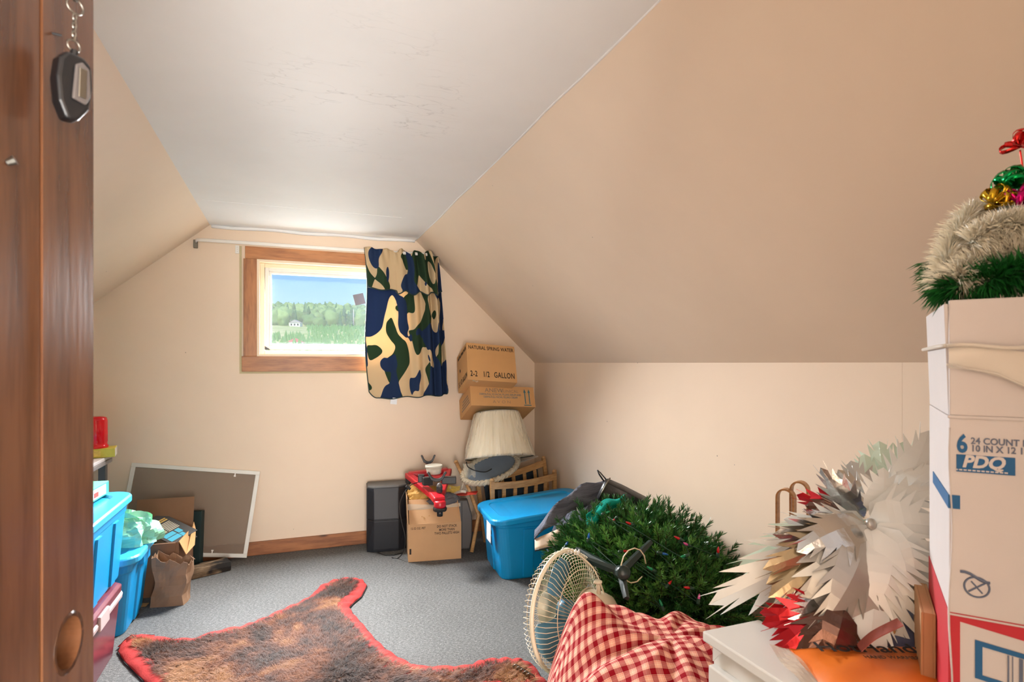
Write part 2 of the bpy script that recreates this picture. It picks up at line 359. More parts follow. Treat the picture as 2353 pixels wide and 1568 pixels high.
def text(s, size, mat, parent, M, xs=.8, bold=.0, align='LEFT', name='lettering', space=1.0):
    """flat print: M maps text plane (x right, y up) into the parent's space"""
    c = bpy.data.curves.new(name, 'FONT'); c.body = s; c.size = size; c.extrude = .0003; c.offset = bold * size; c.align_x = align; c.space_character = space; c.resolution_u = 3
    o = bpy.data.objects.new(name + '_tmp', c); COL.objects.link(o); TXT.append((o, mat, parent, M @ Matrix.Diagonal((xs, 1, 1, 1)), name))
def flush_text():
    bpy.context.view_layer.update(); dg = bpy.context.evaluated_depsgraph_get()
    for o, mat, parent, M, name in TXT:
        me = bpy.data.meshes.new_from_object(o.evaluated_get(dg)); me.transform(M); me.materials.clear(); me.materials.append(MATS[mat]); me.name = name
        c = o.data; bpy.data.objects.remove(o); bpy.data.curves.remove(c)
        obj(name, me, parent)
    TXT.clear()
def T(x, y, z): return Matrix.Translation((x, y, z))
def RX(a): return Matrix.Rotation(R(a), 4, 'X')
def RY(a): return Matrix.Rotation(R(a), 4, 'Y')
def RZ(a): return Matrix.Rotation(R(a), 4, 'Z')
def rrect(w, d, r, n=5, z=0.0, cx=0, cy=0):
    p = []
    for qx, qy, a0 in ((1, 1, 0), (-1, 1, 90), (-1, -1, 180), (1, -1, 270)):
        for i in range(n + 1):
            a = R(a0 + 90 * i / n); p.append(Vector((cx + qx * (w / 2 - r) + r * math.cos(a), cy + qy * (d / 2 - r) + r * math.sin(a), z)))
    return p

# ================================================================== the setting
YB = 4.12; ZC = 2.13; XL, XR = -.487, .832; KX, KZ = 1.756, 1.252; LX, LZ = -1.53, 1.252; YF = 0.0
sbox('floor', 'carpet', LX - .1, KX + .1, -3.4, YB + .1, -.12, 0)
sbox('wall_right', 'peach_paint', KX, KX + .1, YF, YB, 0, KZ)
part('joint_strip', MB().box(KX - .0003, KX, 1.235, 1.255, .09, KZ), 'peach_paint', bpy.data.objects['wall_right'])
sbox('wall_left', 'peach_paint', LX - .1, LX, YF, YB, 0, LZ)
def slab(name, x0, z0, x1, z1, mat):
    n = Vector((-(z1 - z0), 0, x1 - x0)).normalized() * .1
    if n.z < 0: n = -n
    a, b = Vector((x0, 0, z0)), Vector((x1, 0, z1)); ring = lambda y: [Vector((p.x, y, p.z)) for p in (a, b, b + n, a + n)]
    return struct(part(name, MB().loft([ring(YF - .1), ring(YB + .1)]), mat))
slab('wall_slope_right', XR, ZC, KX + .03, KZ - .03 * .94, 'peach_paint'); slab('wall_slope_left', XL, ZC, LX - .02, LZ - .02 * .842, 'peach_paint')
ceil = sbox('ceiling', 'white_paint', XL - .02, XR + .02, YF - .1, YB + .1, ZC, ZC + .1)
bead = part('ceiling_bead', MB().tube([(XR + .001 * math.sin(i * 1.7) + .003 * math.sin(i * .6), YF + i * (YB - YF) / 40, ZC - .001 - .001 * math.sin(i)) for i in range(41)], .005, 6, flat=.5), 'white_paint', ceil, smooth=True)
part('ceiling_patch', MB().box(-.45, .62, YB - .62, YB - .615, ZC - .0012, ZC + .01), 'white_paint', ceil)
part('cornice', MB().tube([(XL + .01 + i * (XR - XL - .02) / 20, YB - .008, ZC - .008 - .004 * math.sin(i * .9)) for i in range(21)], .012, 6), 'white_paint', ceil, smooth=True)
# back gable wall with the window opening
WX0, WX1, WZ0, WZ1 = -.212, .80, 1.295, 1.928
bw = MB()
bw.box(LX - .1, WX0, YB, YB + .14, 0, ZC + .1).box(WX1, KX + .1, YB, YB + .14, 0, ZC + .1).box(WX0, WX1, YB, YB + .14, 0, WZ0).box(WX0, WX1, YB, YB + .14, WZ1, ZC + .1)
struct(part('wall_back', bw, 'peach_paint'))
# front wall, doorway behind the camera, landing beyond
fw = MB(); DX0, DX1 = -.345, .44
fw.box(LX - .1, DX0, YF - .1, YF, 0, ZC + .1).box(DX1, KX + .1, YF - .1, YF, 0, ZC + .1).box(DX0, DX1, YF - .1, YF, 2.03, ZC + .1)
struct(part('wall_front', fw, 'peach_paint'))
ld = MB().box(-1.3, -1.2, -3.3, -.1, 0, 2.3).box(1.2, 1.3, -3.3, -.1, 0, 2.3).box(-1.3, 1.3, -3.4, -3.3, 0, 2.3)
struct(part('wall_landing', ld, 'peach_paint')); sbox('ceiling_landing', 'white_paint', -1.3, 1.3, -3.4, 0, 2.24, 2.34)
sbox('trim_1', 'pine_upright', DX0, DX0 + .018, YF - .11, YF + .01, 0, 2.03); sbox('trim_2', 'pine_upright', DX1 - .018, DX1, YF - .11, YF + .01, 0, 2.03)
bb = struct(part('baseboard_back', MB().box(LX, KX, YB - .02, YB, 0, .086), 'pine_skirting', bevel=.003)); bb.location = (0, 0, 0)
sbox('baseboard_right', 'pine_skirting', KX - .018, KX, YF, YB - .02, 0, .086, bevel=.003)

# window: pine casing boards, lining, sash, pane
win = bpy.data.objects.new('window_1', None); COL.objects.link(win); struct(win); ROOT['window_1'] = Matrix()
CX0, CX1, CZ0, CZ1 = -.292, .885, 1.196, 2.008
def board(x0, x1, z0, z1, m): return part('casing_board', MB().box(x0, x1, YB - .018, YB, z0, z1), m, win, bevel=.002)
board(CX0 + .01, CX1, WZ1, CZ1, 'pine'); board(CX0 - .01, CX1, CZ0, WZ0, 'pine'); board(CX0, WX0, WZ0, WZ1, 'pine_upright'); board(WX1, CX1, WZ0, WZ1, 'pine_upright')
ck = MB().box(CX0 - .024, CX0 - .0105, YB - .005, YB, CZ0 - .001, CZ1).box(CX0 - .024, CX1, YB - .005, YB, CZ0 - .014, CZ0 - .0015)
part('caulk_line', ck, 'caulk', win)
lin_ = MB().box(WX0, WX0 + .016, YB - .016, YB + .14, WZ0, WZ1).box(WX1 - .016, WX1, YB - .016, YB + .14, WZ0, WZ1).box(WX0 + .016, WX1 - .016, YB - .016, YB + .14, WZ1 - .016, WZ1).box(WX0 + .016, WX1 - .016, YB - .016, YB + .14, WZ0, WZ0 + .012)
part('jamb_lining', lin_, 'jamb_cream', win)
def ring_frame(x0, x1, z0, z1, w, y0, y1):
    m = MB(); m.box(x0, x0 + w, y0, y1, z0, z1).box(x1 - w, x1, y0, y1, z0, z1).box(x0 + w, x1 - w, y0, y1, z1 - w, z1).box(x0 + w, x1 - w, y0, y1, z0, z0 + w); return m
part('outer_frame', ring_frame(WX0 + .016, WX1 - .016, WZ0 + .012, WZ1 - .016, .028, YB + .035, YB + .12), 'jamb_cream', win, bevel=.003)
sash = part('sash', ring_frame(-.166, .754, 1.34, 1.888, .024, YB + .048, YB + .10), 'vinyl_white', win, bevel=.003)
part('glazing_bead', ring_frame(-.142, .73, 1.364, 1.864, .016, YB + .055, YB + .095), 'vinyl_white', sash, bevel=.004)
pane = part('pane', MB().box(-.13, .718, YB + .072, YB + .077, 1.376, 1.852), 'pane_glass', win)
M = T(.444, YB + .070, 1.701) @ RY(-14)
part('sticker', MB().box(-.036, .036, -.001, .001, -.038, .038, M), 'grey_cloth', pane, label='small square grey sticker on the pane')
part('corner_stop', MB().prism([(0, 0), (.034, 0), (0, .022)], 0, .004, T(-.166, YB + .047, 1.340) @ RX(90)), 'black_plastic', win)
part('sash_lock', MB().box(.345, .47, YB + .018, YB + .048, 1.309, 1.327).box(.37, .445, YB + .008, YB + .03, 1.327, 1.334), 'vinyl_white', win, bevel=.003)

# door opened into the room: a stile, recessed panel, latch bore through the stile
hx, hy = -.3119, .001
Md = T(hx, hy, .012) @ RZ(90 - 7)   # local x runs from the hinge to the free edge, local -y faces the camera
door = bpy.data.objects.new('door_1', None); COL.objects.link(door); struct(door); door.location = Md.to_translation(); door.rotation_euler = Md.to_euler(); ROOT['door_1'] = Md
DW = .757; SW = .100; DH = 1.99
def rail(x0, x1, z0, z1, name='rail', y0=-.018, y1=.018): return part(name, MB().box(x0, x1, y0, y1, z0, z1), 'door_wood', door, bevel=.003)
# the free stile is a plate with a round hole: built as loops around the bore
sm = MB(); bx, bz, br = DW - .052, 0.958, .025; N = 32
ANG = sorted([2 * math.pi * (j + .5) / 28 for j in range(28)] + [math.atan2(.12 * q, w_) % (2 * math.pi) for q in (-1, 1) for w_ in (.052, -(SW - .052))])
def stile_outline():
    pts = []
    for a in ANG:
        c, s_ = math.cos(a), math.sin(a); k = min((.052 if c > 0 else SW - .052) / max(abs(c), 1e-6), .12 / max(abs(s_), 1e-6)); pts.append((bx + c * k, bz + s_ * k))
    return pts
oo = stile_outline()
rings = [[Vector((x, y, z)) for x, z in oo] for y in (-.018,)] + [[Vector((bx + br * math.cos(a), y, bz + br * math.sin(a))) for a in ANG] for y in (-.018, .018)] + [[Vector((x, .018, z)) for x, z in oo]]
sm.loft(rings + [rings[0]], cap=False)
sm.box(DW - SW, DW, -.018, .018, 0, bz - .12).box(DW - SW, DW, -.018, .018, bz + .12, DH)
part('stile', sm, 'door_wood', door)
part('bore_lip', MB().lathe([(br, -.0008), (br + .003, -.001), (br + .005, 0), (br, 0)], 32, T(bx, -.018, bz) @ RX(-90) @ RX(180), cap=False), 'door_wood', door, smooth=True)
rail(0, .11, 0, DH, 'stile'); rail(.11, DW - SW, 0, .2); rail(.11, DW - SW, .55, .67); rail(.11, DW - SW, DH - .12, DH)
for z0, z1 in ((.2, .55), (.67, DH - .12)): rail(.11, DW - SW, z0, z1, 'panel', -.0165, .0165)
part('nail', MB().tube([(DW - .152, -.0165, 1.405), (DW - .151, -.022, 1.408)], [.0025, .004], 8), 'steel', door)

# ------------------------------------------------------------------ outside: meadow, young conifers, wooded hill
def hz(d): # height of the land at a forward distance d, seen through the window
    pts = [(0, -3.2), (60, -3.2), (200, 3.0), (250, 8.5), (420, 25.5), (520, 37), (680, 55), (800, 66), (1000, 68), (1400, 60)]
    for (a, za), (b, zb) in zip(pts, pts[1:]):
        if a <= d <= b: return za + (zb - za) * (d - a) / (b - a)
    return pts[-1][1]
OD = Vector((-.02, 1, 0)).normalized(); OS = Vector((OD.y, -OD.x, 0))
def land(d, s): return Vector((0, 0, 1.25)) + OD * d + OS * s + Vector((0, 0, hz(d) + (2.2 * mnoise.noise(Vector((d * .01, s * .012, 0))) + 7 * mnoise.noise(Vector((s * .006, 3, 0)))) * min(1, d / 400) - s * .015 * min(1, d / 600)))
tr = MB().sheet(lambda a, b: land(8 + 1390 * b * b, -420 + 840 * a), 60, 60)
struct(part('ground_hillside', tr, 'meadow', smooth=True))
def blob(seed, conifer=False):
    bm = bmesh.new()
    if conifer:
        for k in range(4): bmesh.ops.create_cone(bm, cap_ends=True, segments=8, radius1=.55 - .11 * k, radius2=.06, depth=.7, matrix=T(0, 0, .45 + .42 * k))
    else:
        bmesh.ops.create_icosphere(bm, subdivisions=3, radius=1)
    for v in bm.verts:
        n = mnoise.noise(v.co * 2.1 + Vector((seed * 9, 0, 0))) * .42 + mnoise.noise(v.co * 5 + Vector((seed * 5, 3, 0))) * .25
        if conifer: v.co.x *= 1 + n; v.co.y *= 1 + n
        else: v.co *= 1 + n
    if not conifer:
        for v in bm.verts: v.co.z = v.co.z * .95 + .95
        bmesh.ops.create_cone(bm, segments=6, radius1=.12, radius2=.08, depth=1.0, matrix=T(0, 0, .1))
    me = bpy.data.meshes.new('tree'); bm.to_mesh(me); bm.free(); me.materials.append(MATS['tree_conifer' if conifer else 'tree_leaves']); me.polygons.foreach_set('use_smooth', [True] * len(me.polygons)); return me
blobs = [blob(i) for i in range(5)]; cones = [blob(i, True) for i in range(3)]
cand = []
for d in np.arange(430, 900, 8.5):
    w = .36 * d
    for s in np.arange(-.18 * d, .30 * d, 7.2 + d * .004):
        cand.append((d + random.uniform(-4, 4), s + random.uniform(-3.5, 3.5)))
def clear(d, s): return not (d < 445 and abs(s - 11.5) < 9)
def seen(d, s):
    p = land(d, s); q = p - Vector((0, 0, EYE)); f = q.x * SS + q.y * CC; u = U0 + F * (q.x * CC - q.y * SS) / f; v = V0 - F * (q.z + 6) / f
    return 612 < u < 860 and 640 < v < 800
vis = [c for c in cand if seen(*c) and clear(*c)]; vis.sort(); one = vis[:300]; oneset = set(one); rest = [c for c in cand if c not in oneset and clear(*c)]
for i, (d, s) in enumerate(one):
    con = random.random() < (.45 if d < 470 else .12)
    o = obj('conifer_tree' if con else 'broadleaf_tree', random.choice(cones if con else blobs), None, land(d, s) - Vector((0, 0, .4)), (0, 0, random.uniform(0, 6)))
    k = random.uniform(3.6, 5.6) * (1.15 if con else 1); o.scale = (k, k, k * random.uniform(.9, 1.25))
    tag(o, 'dark pointed conifer in the wooded hillside outside the window' if con else 'rounded green tree in the wooded hillside outside the window', 'tree', 'conifers on the hillside' if con else 'broadleaf trees on the hillside')
def scatter_joined(name, pts, src, mat, smin, smax, label, cat):
    me = src; nv = len(me.vertices); co = np.empty(nv * 3); me.vertices.foreach_get('co', co); co = co.reshape(-1, 3)
    fs = [tuple(p.vertices) for p in me.polygons]; V = []; Fs = []
    for i, p in enumerate(pts):
        k = random.uniform(smin, smax); a = random.uniform(0, 6); c, s_ = math.cos(a), math.sin(a)
        q = np.stack([co[:, 0] * c - co[:, 1] * s_, co[:, 0] * s_ + co[:, 1] * c, co[:, 2] * random.uniform(.9, 1.2)], 1) * k + np.array(p); V.append(q); Fs += [tuple(x + i * nv for x in f) for f in fs]
    m2 = bpy.data.meshes.new(name); m2.from_pydata(np.concatenate(V).tolist(), [], Fs); m2.materials.append(MATS[mat]); o = obj(name, m2); o['kind'] = 'stuff'; tag(o, label, cat); return o
bml = bmesh.new(); bmesh.ops.create_icosphere(bml, subdivisions=2, radius=1)
for v in bml.verts: v.co *= 1 + .35 * mnoise.noise(v.co * 2.4); 
for v in bml.verts: v.co.z += .9
lowblob = bpy.data.meshes.new('low'); bml.to_mesh(lowblob); bml.free()
scatter_joined('far_woodland', [land(*c) - Vector((0, 0, .5)) for c in rest], lowblob, 'tree_leaves', 3.6, 5.4, 'dense green woodland covering the top and sides of the hill', 'woodland')
bml = bmesh.new(); bmesh.ops.create_cone(bml, cap_ends=True, segments=5, radius1=.5, radius2=.0, depth=1.5, matrix=T(0, 0, .7)); lowcone = bpy.data.meshes.new('low'); bml.to_mesh(lowcone); bml.free()
yc = [land(d + random.uniform(-1, 1), s + random.uniform(-1, 1)) for d in np.arange(205, 425, 4.2) for s in np.arange(-.15 * d, .22 * d, 3.4) if not (300 < d < 430 and .026 * d - 16 < s < .026 * d + 7) and random.random() < .85]
scatter_joined('young_conifers', yc, lowcone, 'young_conifer', 1.1, 2.1, 'rows of small young conifers on the slope below the wood', 'young trees')
hp = land(420, 11); hs = thing('white_house', 'small white house with pale roof at the foot of the wooded hill', 'house', hp, R(-20))
part('walls', MB().box(-3.6, 3.6, -2.4, 2.4, -2, 2.6), 'house_white', hs)
part('roof', MB().prism([(-4.0, 2.4), (4.0, 2.4), (0, 4.6)], -2.8, 2.8, RX(90)), 'roof_grey', hs)
for x in (-2.2, 0, 2.2): part('window', MB().box(x - .5, x + .5, -2.46, -2.38, .6, 1.8), 'black_plastic', hs)
hb = land(243, 6.3); hs = thing('farm_shed', 'low reddish shed roof among young conifers outside the window', 'shed', hb, R(-10))
part('walls', MB().box(-2.8, 2.8, -2, 2, -2, .5), 'house_white', hs); part('roof', MB().prism([(-3.3, .4), (3.3, .4), (0, 2.1)], -2.2, 2.2, RX(90)), 'barn_red', hs)
pp = land(428, 50); tag(part('utility_pole', MB().tube([pp, pp + Vector((0, 0, 13))], [.45, .3], 6), 'pole_grey'), 'pale utility pole at the edge of the wood', 'pole')

# ------------------------------------------------------------------ curtain rod and curtain
rod = thing('curtain_rod', 'flat white curtain rod mounted over the window', 'curtain rod', (0, YB, 2.02))
rz = lambda x: (x - .2) * .004
part('rod_bar', MB().tube([(-.566, -.012, -.006), (-.555, -.05, 0), (-.52, -.062, 0), (.2, -.064, 0), (.93, -.062, .004), (.965, -.05, .004), (.972, -.012, .002)], .005, 8, flat=2.2), 'vinyl_white', rod, smooth=True)
for x in (-.566, .972): part('bracket', MB().box(x - .012, x + .012, -.022, -.001, -.045, .006), 'dull_steel', rod, bevel=.002)
br_ = part('spare_bracket', MB().box(-.340, -.317, -.011, -.001, -.062, -.01), 'vinyl_white', rod, bevel=.001)
for k in range(3): part('screw_hole', MB().lathe([(.0013, 0), (.0013, .0006)], 8, T(-.3285, -.011, -.022 - k * .014) @ RX(90)), 'black_plastic', br_)
cur = thing('curtain', 'blue, green and tan camouflage curtain gathered over half the window', 'curtain', (.76, YB - .064, 1.0))
def cx(s, z):  # left edge leans; right edge leans out to the hem
    k = max(0.0, (2.045 - z) / 1.04)
    a = .462 + .03 * k + .012 * math.sin(k * 7); b = .962 + .085 * k ** .8
    w = s if s < .55 else s  # cloth is gathered tighter on the right
    return a + (b - a) * (1 - (1 - w) ** 1.35) * 1.0
def pleat(s, z):
    g = max(0, (s - .36) / .64); k = (2.045 - z) / 1.04
    amp = .004 + .026 * min(1, g * 1.6) + .006 * (1 - k)
    return amp * math.sin(s * 30 + 7 * s * s + .9 * math.sin(z * 3)) + .008 * math.sin(s * 9 + z * 2) + (.009 * math.sin(s * 75) * max(0, (z - 1.93) / .1))
def cz(s, k):
    top = 2.028 + .018 * math.sin(s * 34) * (1 if s > .3 else .4) + .012 * (1 - s); bot = 1.003 + .022 * s + .05 * max(0, 1 - s / .07) ** 2 + .045 * max(0, (s - .95) / .05) ** 2 + .006 * math.sin(s * 22)
    return top + (bot - top) * k
def cfun(y0, kmax):
    def f(a, b):
        z = cz(a, b * kmax); return Vector((cx(a, z) - .76, y0 + pleat(a, z) * (1 - .25 * b), z - 1.0))
    return f
cuv = lambda kmax: (lambda a, b: (a * 1.25 + .13 * a * a, b * kmax * 1.0))
part('panel', MB().sheet(cfun(-.008, 1), 150, 60, cuv(1)), 'camo_fleece', cur, smooth=True, solid=.003, off=0)
def vfun(a, b):
    p = cfun(-.018, .275)(a, b); p.y -= .020 * b + .003 * math.sin(a * 50); p.z -= .012 * (a > .3) * b; return p
part('valance', MB().sheet(vfun, 150, 22, lambda a, b: (a * 1.25 + .13 * a * a + .3, b * .275 + 2.6)), 'camo_fleece', cur, smooth=True, solid=.003, off=0)
hem = [cfun(-.008, 1)(0, b / 40) for b in range(41)] + [cfun(-.008, 1)(a / 80, 1) for a in range(1, 81)]
part('edging', MB().tube(hem, .004, 6), 'album_green', cur, smooth=True)
part('valance_hem', MB().tube([vfun(a / 90, 1) for a in range(91)], .0045, 6), 'album_green', cur, smooth=True)
part('care_tag', MB().box(.0, .045, -.012, -.010, -.045, 0, T(-.118, 0, .012) @ RY(6)), 'label_white', cur)

# ================================================================== left side pile
def carton(root, w, d, h, mat, th=.004, top=True, name='box_body'):
    """open-top carton as walls and bottom; local origin at the front-left-bottom corner"""
    m = MB().box(0, w, 0, th, 0, h).box(0, w, d - th, d, 0, h).box(0, th, th, d - th, 0, h).box(w - th, w, th, d - th, 0, h).box(th, w - th, th, d - th, 0, th)
    return part(name, m, mat, root, bevel=.0015)
def tote(name, label, loc, rotz, w, d, h, body, lidm, group=None, tilt=None):
    """lidded storage tote; origin at the middle of its underside; w along x"""
    M_ = T(*loc) @ RZ(rotz) @ (tilt or Matrix())
    r = thing(name, label, 'storage tote', M=M_, group=group)
    rg = []
    for z, k, rad in ((0, .80, .05), (.01, .815, .06), (h * .55, .87, .06), (h * .78, .895, .06), (h * .80, .91, .06), (h - .03, .925, .06)):
        ring = rrect(w * k, d * k - .0, rad, 6, z); rg.append(ring)
    b = part('body', MB().loft(rg), body, r, smooth=False, bevel=.004, seg=2)
    for sx in (-1, 1):   # upright ribs on the long sides
        for sy in (-1, 1):
            rb = MB().loft([[Vector((sx * w * .17 + a * .035, sy * (d * k / 2 + q), z)) for a, q in ((-1, -.004), (-.8, .008), (.8, .008), (1, -.004))] for z, k in ((.012, .815), (h * .55, .87), (h * .76, .893))])
            part('rib', rb, body, b)
        rb = MB().loft([[Vector((sx * (w * k / 2 + q), a * .05, z)) for a, q in ((-1, -.004), (-.8, .008), (.8, .008), (1, -.004))] for z, k in ((.012, .815), (h * .55, .87), (h * .76, .893))])
        part('rib', rb, body, b)
    lid = [rrect(w * .985, d * .98, .085, 8, h - .036), rrect(w, d, .09, 8, h - .030), rrect(w, d, .09, 8, h - .008), rrect(w - .014, d - .014, .085, 8, h), rrect(w - .13, d - .12, .07, 8, h + .001), rrect(w - .155, d - .145, .06, 8, h - .010), rrect(w - .2, d - .2, .05, 8, h - .011)]
    part('lid', MB().loft(lid), lidm, r, smooth=False, bevel=.002)
    for sx in (-1, 1): part('handle', MB().box(sx * w * .462 - .016, sx * w * .462 + .016, -.07, .07, h - .085, h - .037), body, r, bevel=.006)
    return r
# table by the left wall with a red jar on a yellow carton
tb = thing('side_table', 'pale topped table with grey edge against the left wall', 'table', (-1.225, 3.67, 0))
part('table_top', MB().box(-.27, .275, -.17, .18, .716, .735), 'table_top', tb, bevel=.004)
part('table_edge', MB().box(-.274, .279, -.174, .184, .694, .717), 'table_edge', tb, bevel=.004)
for sx in (-.235, .24):
    for sy in (-.145, .155): part('leg', MB().box(sx - .018, sx + .018, sy - .018, sy + .018, 0, .695), 'grey_plastic', tb, bevel=.003)
M_ = T(*onz(262, 1041, .736)) @ RZ(6)
yc_ = thing('yellow_carton', 'small yellow carton lying under the red jar at the table edge', 'carton', M=T(-1.03, 3.78, .736) @ RZ(9))
part('box_body', MB().box(-.115, .115, -.062, .062, 0, .048), 'yellow_carton', yc_, bevel=.002)
part('end_flap', MB().box(.1152, .1162, -.058, .058, .003, .045), 'leaflet_white', yc_)
part('print_panel', MB().box(-.03, .05, -.0628, -.062, .008, .04), 'leaflet', yc_)
jar = thing('red_beacon_lens', 'transparent red cylinder lens standing on the yellow carton', 'lamp lens', (-1.008, 3.785, .7845))
part('lens', MB().lathe([(.058, 0), (.06, .004), (.06, .012), (.055, .016), (.054, .03), (.056, .034), (.055, .15), (.05, .166), (.036, .172), (.001, .173)], 40, cap=False), 'red_clear', jar, smooth=True)
part('inner_core', MB().lathe([(.02, .004), (.022, .03), (.014, .035), (.014, .12), (.004, .135)], 20), 'red_plastic', jar, smooth=True)
part('reflector', MB().box(-.03, -.02, -.028, .028, .03, .13), 'foil_red', jar, bevel=.003)
# maroon storage crate with the big tote on top
cr = thing('storage_crate', 'glossy maroon lidded plastic crate with white rim under the blue tote', 'crate', (-.685 - .23, 2.55, 0))
part('body', MB().loft([rrect(.40, .78, .03, 4, 0.0), rrect(.44, .83, .035, 4, .235), rrect(.445, .835, .035, 4, .255)]), 'maroon_plastic', cr, bevel=.003)
part('rim', MB().loft([rrect(.458, .85, .04, 4, .236), rrect(.462, .855, .04, 4, .252), rrect(.455, .85, .04, 4, .262)]), 'crate_rim', cr, bevel=.003)
cl_ = part('lid', MB().loft([rrect(.452, .846, .04, 4, .262), rrect(.455, .85, .04, 4, .29), rrect(.43, .825, .04, 4, .300)]), 'maroon_plastic', cr, bevel=.003)
for x in (-.16, -.06, .06, .13, .185): part('ridge', MB().box(x - .008, x + .008, -.39, .39, .299, .3035), 'crate_rim', cl_, bevel=.001)
for y in (-.28, .0, .28): part('slot', MB().box(.135, .18, y - .004, y + .004, .2995, .3045), 'gap_dark', cl_)
for y in (-.24, .12): part('latch', MB().box(.224, .236, y - .06, y + .06, .225, .283), 'crate_rim', cr, bevel=.004)
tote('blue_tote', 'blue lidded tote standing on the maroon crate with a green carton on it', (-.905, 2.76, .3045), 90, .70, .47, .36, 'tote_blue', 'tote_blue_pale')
gc = thing('green_carton', 'small mint green carton on the lid of the raised tote', 'carton', M=T(-.885, 2.95, .6655) @ RZ(-3))
part('box_body', MB().box(-.16, .11, -.13, .13, 0, .056), 'green_carton', gc, bevel=.002); part('top_panel', MB().box(-.158, .108, -.128, .128, .056, .0572), 'green_carton_top', gc)
part('end_label', MB().box(.1102, .1112, -.10, .09, .008, .05), 'label_white', gc); part('print_block', MB().box(.1113, .1117, -.05, .0, .015, .035), 'leaflet_red', gc); part('print_line', MB().box(-.1, .04, -.1306, -.13, .03, .033), 'label_white', gc)
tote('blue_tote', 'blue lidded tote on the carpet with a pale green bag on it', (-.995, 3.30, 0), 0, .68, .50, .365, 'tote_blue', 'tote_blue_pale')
# plastic bag
def bagf(a, b):
    th = a * 2 * math.pi; ph = b * math.pi * .5
    n = mnoise.noise(Vector((math.cos(th) * 2.2, math.sin(th) * 2.2, b * 2.5))) * .32 + mnoise.noise(Vector((math.cos(th) * 6, math.sin(th) * 6, b * 7))) * .13
    r = math.cos(ph) ** .55 * (1 + n); return Vector((.165 * r * math.cos(th), .12 * r * math.sin(th), .125 * math.sin(ph) * (1 + n * .5) + .002))
pb = thing('plastic_bag', 'crumpled pale green plastic bag on the low blue tote', 'plastic bag', (-.79, 3.33, .3665))
part('bag_body', MB().sheet(bagf, 48, 18), 'bag_green', pb, smooth=False)
part('bag_handles', MB().sheet(lambda a, b: Vector((-.06 + .2 * a, -.055 + .055 * b + .02 * math.sin(a * 9), .105 + .05 * math.sin(a * 3.1) + .02 * math.sin(b * 9 + a * 5))), 18, 5), 'bag_green', pb)
# open carton of books
ob = thing('open_book_carton', 'worn brown open carton holding books beside the low blue tote', 'cardboard box', M=T(-.87, 3.575, 0) @ RZ(-4))
carton(ob, .30, .33, .285, 'cardboard_dark')
part('flap', MB().box(0, .30, 0, .004, 0, .17, T(0, .325, .285) @ RX(-12)), 'cardboard_dark', ob, label='tall back flap')
part('flap', MB().add([(0, 0, 0), (0, .31, 0), (.01, .29, .03), (.035, .22, .0), (.05, .12, -.06), (.03, .02, -.08)], [(0, 1, 2, 3, 4, 5)]), 'cardboard_orange', ob, solid=.003).location = (.30, .005, .285)
part('flap', MB().box(-.12, 0, 0, .31, 0, .004, T(0, .005, .285) @ RY(38)), 'cardboard_dark', ob)
part('flap', MB().box(0, .285, -.006, 0, -.12, 0, T(0, -.001, .284) @ RX(6)), 'cardboard_dark', ob)
part('filler', MB().box(.01, .275, .01, .32, .005, .2), 'cardboard_core', ob)
tag(part('cardboard_scrap', MB().box(-.05, .04, -.02, .02, 0, .003, T(-.735, 3.465, .0015) @ RZ(-10)), 'cardboard_orange'), 'flat scrap of cardboard on the carpet in front of the book carton', 'scrap')
pa, pb2, pc = at(332, 1171, 3.42), at(424, 1214, 3.34), at(395, 1252, 3.19)
Mb = frame(at(311, 1210, 3.27), pc - at(311, 1210, 3.27), pa - at(311, 1210, 3.27))
W_ = (pc - at(311, 1210, 3.27)).length; H_ = (pa - at(311, 1210, 3.27)).length
bk = thing('large_book', 'thick dark hardback with gold and blue print tilted in the book carton', 'book', M=Mb)
part('front_cover', MB().box(0, W_, 0, H_, -.004, 0), 'book_cover', bk, bevel=.001); part('page_block', MB().box(.006, W_ - .006, .006, H_ - .006, -.045, -.004), 'book_page', bk); part('back_cover', MB().box(0, W_, 0, H_, -.049, -.045), 'book_cover', bk)
for i in range(2): part('print_line', MB().box(W_ * (.18 + .06 * i), W_ * (.215 + .06 * i), H_ * .35, H_ * .85, 0, .0006), 'gold_print', bk)
for i in range(7): part('print_line', MB().box(W_ * (.33 + .045 * i), W_ * (.352 + .045 * i), H_ * (.42 if i else .15), H_ * .83, 0, .0006), 'cream_print', bk)
part('picture', MB().box(W_ * .36, W_ * .62, H_ * .12, H_ * .38, 0, .0006), 'picture_print', bk)
for x0, x1, y0, y1 in ((.66, .78, .1, .5), (.80, .93, .1, .5), (.66, .80, .55, .72), (.82, .95, .52, .66)): part('print_panel', MB().box(W_ * x0, W_ * x1, H_ * y0, H_ * y1, 0, .0006), 'cyan_print', bk)
b2 = thing('brown_book', 'brown hardback lying flat beneath the tilted book', 'book', M=T(-.735, 3.72, .206) @ RZ(-4))
part('cover', MB().box(-.12, .12, -.1, .1, 0, .003).box(-.12, .12, -.1, .1, .027, .03).box(-.12, -.117, -.1, .1, .003, .027), 'dark_wood', b2); part('page_block', MB().box(-.116, .115, -.096, .096, .003, .027), 'book_page', b2)
al = thing('green_album', 'tall dark green album standing against the window screen', 'album', M=T(-.565, 3.975, 0) @ RZ(-14) @ RX(-5))
part('cover', MB().box(-.16, .045, -.025, -.021, 0, .345).box(-.16, .045, .021, .025, 0, .345).box(.045, .05, -.025, .025, 0, .345), 'album_green', al, bevel=.001); part('pages', MB().box(-.155, .044, -.02, .02, .004, .335), 'album_page', al)
